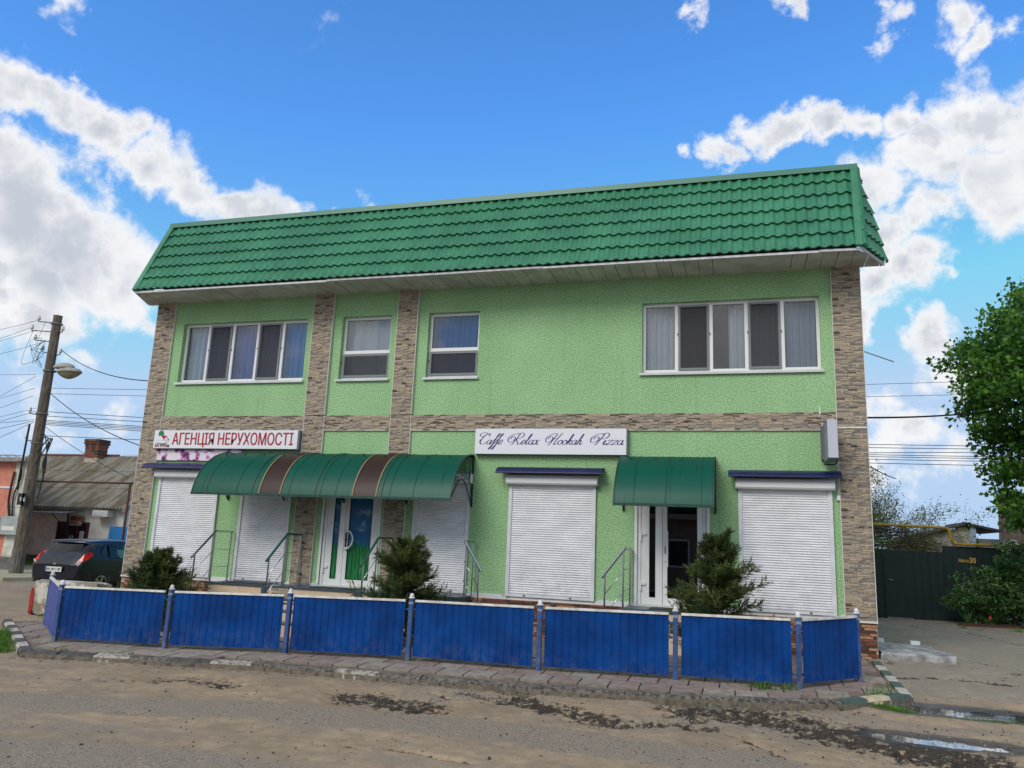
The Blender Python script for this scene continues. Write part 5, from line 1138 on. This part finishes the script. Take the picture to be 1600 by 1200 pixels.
for s_ in (1, -1):
    MB().add([cp(s_*.80, .62, 1.0), cp(s_*.80, .95, .985), cp(s_*.675, .95, 1.35), cp(s_*.72, .80, 1.22)], [(0, 1, 2, 3)]).build('quarter_window', CARGLASS, car)
    MB().add([cp(s_*.838, 1.0, .975), cp(s_*.84, 1.72, .965), cp(s_*.675, 1.72, 1.40), cp(s_*.683, 1.0, 1.36)], [(0, 1, 2, 3)]).build('side_window', mat('side glass', (96, 128, 118), (16, 20, 24), scale=2.4, rough=.05, lo=.45, hi=.5), car)
    MB().add([cp(s_*.84, 1.78, .965), cp(s_*.84, 2.62, .945), cp(s_*.70, 2.45, 1.33), cp(s_*.675, 1.78, 1.40)], [(0, 1, 2, 3)]).build('side_window', CARGLASS, car)
    lamp = MB(); TLp = [(.60, .05, .80), (.78, .09, .82), (.845, .20, .93), (.80, .42, 1.06), (.745, .36, 1.13), (.72, .21, 1.08), (.66, .12, .93)]
    fr_ = [cp(s_*a, c-.035, z) for a, c, z in TLp]; fr_ = [(p[0]+s_*.02, p[1], p[2]) for p in fr_]; bk_ = [cp(s_*a*.96, c+.05, z) for a, c, z in TLp]
    k7 = len(TLp); lamp.add(fr_+bk_, [tuple(range(k7))]+[(i, (i+1) % k7, k7+(i+1) % k7, k7+i) for i in range(k7)])
    lo_ = lamp.build('tail_light', mat('red lamp lens', (214, 26, 30), (170, 14, 20), scale=7, rough=.12), car)
    ctr = Vector(cp(s_*.715, .05, .85)); MB().obox(ctr+Vector((s_*.015, -.02, 0)), (.06, .02*s_, .012*s_), (0, .01, 0), (.012*s_, 0, .03)).build('reverse_lens', mat('clear lamp lens', (206, 196, 200), rough=.1), lo_)
    for yy in (.72, 3.18):
        ct = cp(s_*.80, yy, .30); ty = MB(); R0 = [(.0, .105), (.20, .105), (.215, .11), (.29, .10), (.305, .05), (.305, -.05), (.29, -.09), (.20, -.1)]
        ty.grid([[(ct[0]+s_*(h_-.03), ct[1]+r_*cos(2*pi*j/24), ct[2]+r_*sin(2*pi*j/24)) for j in range(24)] for r_, h_ in R0[2:]], 0, True); wh = ty.build('wheel', BLACKP, car, smooth=50)
        rm = MB()
        for k in range(5):
            a = 2*pi*k/5; rm.obox((ct[0]+s_*.06, ct[1]+.105*cos(a), ct[2]+.105*sin(a)), (.012, 0, 0), (0, .1*cos(a), .1*sin(a)), (0, -.022*sin(a), .022*cos(a)))
        rm.grid([[(ct[0]+s_*h_, ct[1]+r_*cos(2*pi*j/24), ct[2]+r_*sin(2*pi*j/24)) for j in range(24)] for r_, h_ in ((.215, .075), (.195, .075), (.19, .0))], 0, True); rm.build('rim', STEEL, wh)
        MB().grid([[(ct[0]+s_*dx, ct[1]+rr*cos(q), ct[2]+rr*sin(q)) for q in np.linspace(-.25, pi+.25, 16)] for rr, dx in ((.30, .058), (.35, .062), (.355, .04))]).build('wheel_arch', CBLK, car, smooth=True)
MB().obox(cp(0, -.045, .66), (.27, 0, 0), (0, .008, 0), (0, 0, .062)).build('number_plate', mat('plate white', (214, 216, 214), rough=.4), car)
MB().obox(cp(-.25, -.056, .66), (.02, 0, 0), (0, .002, 0), (0, 0, .058)).build('plate_band', mat('plate blue', (40, 70, 150), rough=.4), car)
t = text_mb('BH 0017 BP', .095, 1, .001, .001); w_ = max(v[0] for v in t.v); shifted(t, (CX-.215, CY-.056, CZ+.627), sx=.46/w_).build('plate_lettering', BLACKP, car)
MB().lathe([(.0, 0), (.05, 0), (.05, .012), (0, .014)], (0, 0, 0), 14)
MB().add([cp(.055*cos(a), -.03, .80+.026*sin(a)) for a in np.linspace(0, 2*pi, 16, endpoint=False)], [tuple(range(16))]).build('badge', STEEL, car)
MB().obox(cp(.47, .035, .765), (.06, 0.005, 0), (0, .004, 0), (0, 0, .010)).build('rear_script', STEEL, car)
MB().tube([cp(0, .155, .98), cp(.14, .15, 1.0), cp(.30, .155, 1.02)], .012, 6).build('rear_wiper', CBLK, car)
MB().grid([[cp(-.76+1.52*j/10, .03+.07*abs(j/5-1)**3-.02, z) for j in range(11)] for z in (.30, .44)]).build('bumper_insert', CBLK, car, smooth=True)

def wire(name, label, pts, sag, r=.012, group='overhead wires', n=24, m_=None):
    a, c = Vector(pts[0]), Vector(pts[1]); b = MB(); b.tube([a+(c-a)*(k/n)-Vector((0, 0, sag*4*(k/n)*(1-k/n))) for k in range(n+1)], r, 5); o = b.build(name, m_ or BLACKP, loc=a); return tag(o, label, 'wire', group)
PX, PY = -23.72, 7.2; PZ = float(ground(PX, PY))
pole = thing('utility_pole', 'tall tapered concrete utility pole with insulators beside the pink building', 'pole', (PX, PY, PZ))
POLEM = mat('weathered pole concrete', (108, 98, 86), (80, 73, 65), scale=5, rough=.95, bump=.4, bscale=25, stretch=(2, 2, .6))
n_ = 10; pr = [(.215, -.2), (.21, .5), (.18, 4.5), (.15, 9.2)]
MB().grid([[(PX+r_*1.1*cos(2*pi*(j+.5)/8), PY+r_*cos(2*pi*(j+.5)/8+pi/2*0)*0+r_*sin(2*pi*(j+.5)/8), PZ+z) for j in range(8)] for r_, z in pr], 0, True).add([(PX+.18*cos(2*pi*(j+.5)/8), PY+.165*sin(2*pi*(j+.5)/8), PZ+9.2) for j in range(8)], [tuple(range(8))]).build('shaft', POLEM, pole)
MB().lathe([(.220, -.1), (.214, .9)], (PX, PY, PZ), 8).build('painted_foot', mat('grey foot paint', (112, 112, 110), (88, 88, 86), scale=6, rough=.9), pole)
b = MB()
for z in (8.9, 7.15, 5.6, 4.55, 3.3): b.lathe([(.205, -.025), (.205, .025)], (PX, PY, PZ+z), 10)
b.build('steel_band', mat('band steel', (120, 118, 114), rough=.5, metal=.6), pole)
POR = mat('white porcelain', (212, 208, 200), rough=.25)
INS = [(-.75, 9.05), (-1.0, 8.72), (-.78, 8.35), (-.35, 7.9), (.42, 8.62), (.48, 7.78), (-.45, 5.65), (-.42, 4.7)]
for dx, z in INS:
    ar_ = MB().tube([(PX, PY, PZ+z-.12), (PX+dx, PY-.1, PZ+z-.05), (PX+dx, PY-.1, PZ+z+.05)], .018, 5).build('insulator_arm', BLACKP, pole)
    MB().lathe([(.0, .17), (.04, .16), (.05, .12), (.035, .10), (.065, .07), (.07, .04), (.03, .0)], (PX+dx, PY-.1, PZ+z), 10).build('insulator', POR, ar_, smooth=True)
lm_ = thing('street_lamp', 'grey two lobed street lamp head on a short arm of the concrete pole', 'lamp', (PX+.2, PY-.05, PZ+7.1))
LG = mat('lamp casing', (164, 160, 150), (136, 132, 122), scale=5, rough=.6)
MB().tube([(PX+.1, PY, PZ+7.12), (PX+.42, PY-.1, PZ+7.1)], .04, 8).build('arm', BLACKP, lm_)
def pod(c, rx, ry, rz, m_, name, parent, flatb=True):
    rows = []
    for i in range(9):
        a = -pi/2+pi*i/8; rows.append([(c[0]+rx*cos(a)*cos(2*pi*j/20), c[1]+ry*cos(a)*sin(2*pi*j/20), c[2]+(rz*sin(a) if a > 0 else rz*.35*sin(a))) for j in range(20)])
    return MB().grid(rows, 0, True).build(name, m_, parent, smooth=True)
pod((PX+.80, PY-.15, PZ+7.22), .46, .20, .17, LG, 'lamp_housing', lm_); hd = pod((PX+1.18, PY-.25, PZ+7.02), .50, .30, .17, LG, 'lamp_head', lm_)
MB().grid([[(PX+1.18+.45*cos(2*pi*j/20)*q, PY-.25+.27*sin(2*pi*j/20)*q, PZ+6.98-.20*(1-q*q)) for j in range(20)] for q in (1, .8, .5, .2, .02)], 0, True).build('diffuser', mat('dusty diffuser', (150, 142, 118), (118, 110, 92), scale=6, rough=.4), hd, smooth=True)
for dx, sx, w_ in ((-.03, -.205, .15), (.13, .2, .1)): 
    o = MB().box(PX+dx-w_, PX+dx+w_, PY-.262, PY-.25, PZ+2.38, PZ+2.78).build('pole_plate', BLACKP, pole)
    t = text_mb('9' if dx < 0 else '6', .22, .8, .001, .001); shifted(t, (PX+dx-.05, PY-.266, PZ+2.5)).build('plate_digit', POR, o)
# wires
ORD = ['topmost', 'second', 'third', 'fourth', 'fifth', 'sixth', 'seventh', 'eighth', 'ninth', 'tenth', 'eleventh', 'twelfth', 'lowest']
P0 = lambda dx, z: (PX+dx, PY-.1, PZ+z)
zy = lambda y: 2.5+(780-y)/43.2
LW = [(-.75, zy(497), 0, 510), (-1.0, zy(508), 0, 524), (-.78, zy(513), 0, 528), (-.3, zy(533), 0, 548), (-.45, zy(585), 0, 580), (-.45, zy(588), 0, 614), (-.42, zy(607), 0, 617), (-.42, zy(619), 0, 632), (-.2, zy(638), 0, 646), (-.2, zy(643), 0, 653), (-.2, zy(656), 0, 655), (-.2, zy(658), 0, 664), (-.2, zy(660), 0, 678)]
for i, (dx, z, px, py) in enumerate(LW):
    e = atY(px, py, PY+1.0); s_ = Vector(P0(dx, z)); v = e-s_; wire('overhead_wire', ORD[i]+' wire from the pole top among those leading away from the green building', (s_, s_+v*6), .25, .007 if i < 9 else .009, 'wires leaving the pole away from the building')
wire('service_wire', 'single wire dropping from the pole top to the left corner pilaster', (P0(.5, 7.9), (-12.9, .06, 5.02)), .25, .013)
wire('service_cable', 'single wire dropping from mid pole past the old roof towards the green building', (P0(.2, 6.4), atY(224, 698, 3.0)), .2, .014)
wire('guy_wire', 'slack wire falling from the pole across the corrugated roof', (P0(.2, 5.2), atY(200, 746, 5.5)), .1, .010)
RW = [(.25, 6.5, 1355, 578), (.25, 6.3, 1355, 597), (.3, 5.65, 1355, 671), (.25, 5.5, 1355, 676), (.2, 5.35, 1360, 687), (.2, 5.3, 1360, 690), (.2, 5.25, 1360, 694), (.2, 5.2, 1360, 700), (.2, 4.8, 1360, 684)]
for i, (dx, z, px, py) in enumerate(RW):
    e = atY(px, py, 13.0); s_ = Vector(P0(dx, z)); v = e-s_; wire('overhead_wire', (ORD[i] if i < 8 else 'lowest')+' wire from the pole top among those passing behind the green building', (s_, s_+v*1.75), .5, .008 if i < 2 else .011, 'wires passing behind the green building', 40)
e0 = (2.13, 2.0, 4.42); wire('thick_cable', 'thick twisted cable leading from the right side of the green building to the maple', (e0, atY(1560, 641, 7.5)), .06, .02)
wire('low_cable', 'cable sloping down behind the right corner pilaster to the bushes', (atY(1358, 728, 5), atY(1400, 748, 12)), .03, .014)
# hanging cable bundle on the pole
b = MB()
for k in range(4): b.tube(catmull([(PX+.22, PY-.15, PZ+5.0-.4*k), (PX+.55+.1*k, PY-.2, PZ+4.7), (PX+.75-.05*k, PY-.2, PZ+3.8), (PX+.62+.06*k, PY-.2, PZ+2.6+.3*k)], 6), .02, 5)
b.tube(catmull([(PX-.2, PY-.25, PZ+5.2), (PX-.22, PY-.26, PZ+4.2), (PX-.25, PY-.26, PZ+3.4), (PX-.32, PY-.2, PZ+2.9)], 6), .035, 6); b.build('cable_loop', BLACKP, pole, smooth=True)
b = MB(); r = np.random.default_rng(8)
for k in range(9): x0 = PX-r.uniform(.1, .9); b.tube(catmull([(x0, PY-.15, PZ+r.uniform(7.8, 9)), (PX-r.uniform(.3, 1.1), PY-.2, PZ+r.uniform(7.3, 8.3)), (PX-.17, PY-.18, PZ+r.uniform(7.2, 8.4))], 6), .008, 4)
b.build('jumper_wire', BLACKP, pole, smooth=True)

# pink building
PB = thing('pink_building', 'salmon pink rendered building with white corner quoin and grey eaves', 'building', (-28, 8.6, 0))
PINK = mat('salmon render', (206, 134, 114), (188, 118, 100), scale=4, rough=.9, bump=.4, bscale=60); zg = float(ground(-26, 8.6))
def prism(fp_, z0, z1): k = len(fp_); return MB().add([(x, y, z0) for x, y in fp_]+[(x, y, z1) for x, y in fp_], [tuple(range(k))[::-1], tuple(range(k, 2*k))]+[(i, (i+1) % k, k+(i+1) % k, k+i) for i in range(k)])
prism([(-40, 8.62), (-26.0, 8.62), (-27.8, 10.0), (-33.4, 14.2), (-40, 14.2)], zg-.3, 4.0).build('wall', PINK, PB); prism([(-26.0, 8.58), (-25.45, 8.58), (-27.3, 10.0), (-27.8, 10.0)], zg-.3, 3.995).build('quoin_core', mat('white quoin', (206, 204, 194), (176, 174, 162), scale=4, rough=.9), PB)
for k in range(12): MB().box(-26.02, -25.43, 8.565, 8.585, .55+.29*k, .83+.29*k).build('quoin_block', mat('white quoin', (206, 204, 194)), PB)
MB().box(-34, -25.40, 8.54, 8.64, zg-.3, .50).build('plinth', mat('grey plinth', (104, 104, 102), (84, 84, 82), scale=5, rough=.9), PB)
MB().box(-34, -26.03, 8.59, 8.62, 2.98, 3.05).build('string_course', WHITE_M, PB)
b = MB(); n_ = 70; b.grid([[(-40+(14.7-dx_)*k/n_, y, z+.03*(k % 2)) for k in range(n_+1)] for y, z, dx_ in ((8.25, 4.12, 0), (10.0, 4.35, 2.0), (13.8, 4.8, 7.0))]); b.build('corrugated_roof', mat('grey asbestos', (150, 150, 142), (118, 118, 112), scale=4, rough=.9), PB)
MB().box(-34.5, -25.3, 8.25, 8.33, 3.98, 4.11).build('eaves_board', CONC, PB)
mb_ = thing('meter_cabinet', 'pale grey metal meter cabinet hung on the quoin of the pink building', 'cabinet', (-26.0, 8.4, 1.2))
q0 = atY(6, 806, 8.4); q1 = atY(28, 836, 8.4)
MB().box(q0.x, q1.x, 8.3, 8.55, q1.z, q0.z).build('cabinet_body', mat('cabinet grey', (158, 168, 168), (142, 152, 152), scale=4, rough=.45), mb_)
MB().box(q0.x+.12, q1.x-.1, 8.29, 8.30, q1.z+.15, q1.z+.30).build('notice', POR, mb_); MB().box(q0.x-.6, q0.x-.02, 8.36, 8.55, q1.z+.02, q0.z-.05).build('side_case', mat('mauve case', (112, 98, 104), rough=.6), mb_)
MB().tube(catmull([(-25.75, 8.5, q0.z), (-25.85, 8.5, 2.7), (-25.65, 8.5, 3.4), (-25.7, 8.45, 3.95)], 6), .03, 6).tube(catmull([(-25.9, 8.5, q0.z), (-26.05, 8.5, 2.6), (-26.0, 8.5, 3.6)], 6), .04, 6).build('feed_cable', BLACKP, mb_, smooth=True)
# old house
OH = thing('old_house', 'old whitewashed single storey house with mossy corrugated asbestos roof and brick chimney', 'house', (-27.5, 13, .1))
WW = mat('flaking whitewash', (228, 224, 218), (204, 198, 190), scale=2.5, rough=.95, bump=.3, bscale=12)
MB().box(-34, -24.85, 13, 20, -.3, 2.55).build('wall', WW, OH); MB().box(-34, -24.83, 12.96, 13.0, -.3, .42).build('plinth', mat('damp plinth', (112, 106, 96), (86, 82, 74), scale=3, rough=.95), OH)
AS = mat('mossy asbestos', (146, 140, 126), (110, 98, 76), scale=1.0, rough=.95, bump=1.0, bscale=7, lo=.40, hi=.62, detail=12, stretch=(2.6, .6, .6))
yr, zr_, ye, ze_ = 16.6, 5.05, 12.55, 2.42; b = MB()
for i in range(3):
    f0, f1 = i/3, (i+1)/3+.01; cols = 230
    b.grid([[(-34.5+10.05*k/cols, ye+(yr-ye)*f, ze_+(zr_-ze_)*f+.055*(k % 4 in (1, 2))+.03*(1-(f-f0)*3)+.012) for k in range(cols+1)] for f in (f0, f1)])
b.build('roof', AS, OH, smooth=30)
MB().quad((-34.5, 20.6, 2.42), (-24.45, 20.6, 2.42), (-24.45, yr, zr_+.02), (-34.5, yr, zr_+.02)).build('roof', AS, OH)
MB().add([(-24.9, 13, 2.5), (-24.9, 16.6, 4.95), (-24.9, 20, 2.5)], [(0, 1, 2)]).build('gable', WW, OH)
MB().tube([(-34, yr, zr_+.07), (-28.9, yr, zr_+.07)], .07, 8).build('ridge_cap', mat('rusty ridge', (112, 62, 56), (92, 56, 52), scale=6, rough=.8), OH); MB().tube([(-28.5, yr, zr_+.06), (-24.45, yr, zr_+.06)], .07, 8).build('ridge_cap', mat('zinc ridge', (172, 176, 180), rough=.5), OH)
MB().box(-24.52, -24.40, 12.5, 12.62, 2.36, 2.5).obox((-24.45, 14.58, 3.72), (.03, 0, 0), (0, 2.05, 1.33), (0, -.05, .07)).build('bargeboard', mat('grey board', (140, 138, 132), rough=.9), OH)
ch = thing('chimney', None, None, (0, 0, 0)); ch.parent = OH; ch.location = (0, 0, 0); c0 = atY(150, 708, 16.3); cz = c0.z
b = MB()
for i in range(7):
    e = .06 if i in (5, 6) else (.02 if i == 4 else 0); z = cz-.25+.13*i
    for j in range(4): w_ = (.8+2*e)/4; b.box(c0.x-.4-e+w_*j+.008, c0.x-.4-e+w_*(j+1)-.008, 16.0-e, 16.6+e, z, z+.115, random.randrange(2))
b.build('chimney_brick', [BRICKS[0], BRICKS[2]], ch); MB().box(c0.x-.38, c0.x+.38, 16.02, 16.58, cz-.6, cz+.62).build('chimney_core', MORTAR, ch)
wn_ = MB(); wx0, wx1, wz0, wz1 = -28.2, -26.55, .45, 1.88
wn_.box(wx0, wx1, 12.93, 12.99, wz1-.08, wz1); wn_.box(wx0, wx1, 12.93, 12.99, wz0, wz0+.1); wn_.box(wx0, wx1, 12.93, 12.99, .98, 1.06)
for xx in (wx0, wx0+.53, wx0+1.06, wx1-.08): wn_.box(xx, xx+.08, 12.93, 12.99, wz0+.1, wz1-.08)
w_o = wn_.build('window', mat('maroon joinery', (72, 26, 34), rough=.6), OH); MB().quad((wx0, 12.96, wz0), (wx1, 12.96, wz0), (wx1, 12.96, wz1), (wx0, 12.96, wz1)).build('pane', mat('dark pane', (20, 22, 28), rough=.1), w_o)
for q_ in ((wx0+.72, wx0+.95, 12.92, 12.93, 1.12, 1.3), (wx0+.3, wx0+.47, 12.92, 12.93, .78, .92), (wx1-.42, wx1-.18, 12.945, 12.955, 1.1, 1.5)): MB().box(*q_).build('paper_note', mat('paper', (170, 160, 150), rough=.9), w_o)
hs_ = thing('shop_board', 'small worn two line board over the maroon window of the old house', 'sign', (-27.5, 12.9, 1.8)); x0_, x1_ = atY(107, 815, 12.88).x, atY(128, 815, 12.88).x
MB().box(x0_, x1_, 12.86, 12.90, 1.72, 1.90).build('lower_board', mat('weathered board', (150, 136, 126), (120, 104, 96), scale=6, rough=.9), hs_); MB().box(x0_+.05, x1_+.06, 12.87, 12.91, 1.93, 2.13).build('upper_board', mat('brown board', (116, 98, 86), (96, 80, 72), scale=6, rough=.9), hs_)
b = MB()
for k in range(7): xx = x0_+.1+k*(x1_-x0_-.1)/7; b.box(xx, xx+.05, 12.855, 12.869, 1.97, 2.09); b.box(xx, xx+.08, 12.855, 12.869, 1.97+.04*(k % 3), 2.0+.04*(k % 3))
for k in range(4): xx = x0_+.1+k*.12; b.box(xx, xx+.045, 12.845, 12.859, 1.76, 1.87)
b.build('worn_lettering', MAROON, hs_)
b = MB(); a_ = atY(48, 806, 12.2); c_ = atY(133, 800, 12.9); n_ = 30
b.grid([[(a_.x-1.0+(c_.x-a_.x+1.0)*k/n_, 12.98, 2.36+.012*(k % 2)) for k in range(n_+1)], [(a_.x-1.0+(c_.x-a_.x+.2)*k/n_, 12.45, 2.22+.012*(k % 2)) for k in range(n_+1)]])
cn_ = b.build('porch_canopy', mat('zinc sheet', (176, 184, 184), (150, 158, 158), scale=4, rough=.45), OH); MB().tube([(a_.x+.8, 12.48, 2.21), (a_.x+1.7, 12.97, 1.1)], .02, 5).tube([(a_.x+1.6, 12.55, 2.2), (a_.x+1.45, 12.97, .2)], .05, 6).build('canopy_brace', BLACKP, OH)
q0 = atY(152, 798, 12.8); q1 = atY(174, 808, 12.8); ac = MB().box(q0.x, q1.x, 12.55, 12.95, q1.z, q0.z+.02).build('air_conditioner', POR, loc=(q0.x, 12.9, q1.z)); tag(ac, 'white air conditioner unit under the eaves of the old house', 'air conditioner')
MB().box(q0.x+.06, q1.x-.25, 12.535, 12.55, q1.z+.05, q0.z-.03).build('fan_grille', WHITE_M, ac)
q0 = atY(60, 752, 11.0); q1 = atY(212, 756, 11.0); gp2 = thing('rusty_pipe', 'rust brown pipe frame crossing in front of the corrugated roof', 'pipe', (q1.x, 11, .1))
MB().tube([(q0.x-2, 11, q0.z), (q1.x+.4, 11, q0.z)], .035, 8).build('pipe_run', RUST, gp2, smooth=True); MB().tube([(q1.x-.25, 11, q0.z), (q1.x-.25, 11, 0)], .045, 8).build('pipe_leg', RUST, gp2, smooth=True)
b = MB(); ribbed(b, -24.75, -19, 12.2, -.2, 1.75, .16); bf = b.build('blue_yard_fence', mat('bright blue sheet', (44, 122, 186), rough=.5), loc=(-22, 12.2, 0)); tag(bf, 'bright blue sheet fence between the old house and the green building', 'fence')
# far kerb and pavement on the left street
fk = [Vector((-60, 4.6, 0)), Vector((-22.0, 5.2, 0)), Vector((-21.4, 6.6, 0)), Vector((-21.5, 30, 0))]
b = MB(); top = [(-60, 4.6), (-22.0, 5.2), (-21.4, 6.6), (-21.5, 30), (-60, 30)]; n_ = len(top)
b.add([(x, y, float(ground(x, y))+.11) for x, y in top]+[(x, y, -.5) for x, y in top], [tuple(range(n_))]+[(i+n_, (i+1) % n_+n_, (i+1) % n_, i) for i in range(n_)]); tag(b.build('far_pavement', mat('far pavement', (176, 166, 144), (140, 140, 104), scale=.9, rough=.95)), kind='structure')
# houses on the other side of the road, behind the photographer; the shop glass mirrors them
for k, (hx, w_, h_, c_, lab) in enumerate(((-24, 13, 3.2, (176, 168, 150), 'long cream house across the road opposite the pink building'), (-6, 12, 3.4, (150, 128, 112), 'tan house across the road opposite the shop'), (10, 11, 3.0, (170, 172, 176), 'pale grey house across the road opposite the driveway'))):
    h = thing('house', lab, 'house', (hx, -30, -.25), 'houses across the road'); y1, y0 = -27, -35
    MB().box(hx-w_/2, hx+w_/2, y0, y1, -.4, h_).build('wall', mat('render %d' % k, c_, tuple(int(q*.85) for q in c_), scale=1.5, rough=.9), h)
    e, r_ = .5, h_+2.2; RM = mat('slate roof %d' % k, (92, 84, 78), (72, 66, 62), scale=3, rough=.85)
    MB().add([(hx-w_/2-e, y1+e, h_-.1), (hx+w_/2+e, y1+e, h_-.1), (hx+w_/2+e, (y0+y1)/2, r_), (hx-w_/2-e, (y0+y1)/2, r_), (hx+w_/2+e, y0-e, h_-.1), (hx-w_/2-e, y0-e, h_-.1)], [(0, 1, 2, 3), (3, 2, 4, 5), (0, 3, 5), (1, 4, 2)]).build('roof', RM, h)
    for q in range(4):
        xx = hx-w_/2+1.2+q*(w_-2.4)/4; wd_ = MB().box(xx, xx+1.1, y1+.003, y1+.06, .9, 2.3).build('window', WHITE, h); MB().box(xx+.08, xx+1.02, y1+.061, y1+.07, .98, 2.22).build('pane', mat('far pane', (40, 46, 54), rough=.1), wd_)
print('slabs', cnt, 'roof tiles', kept)
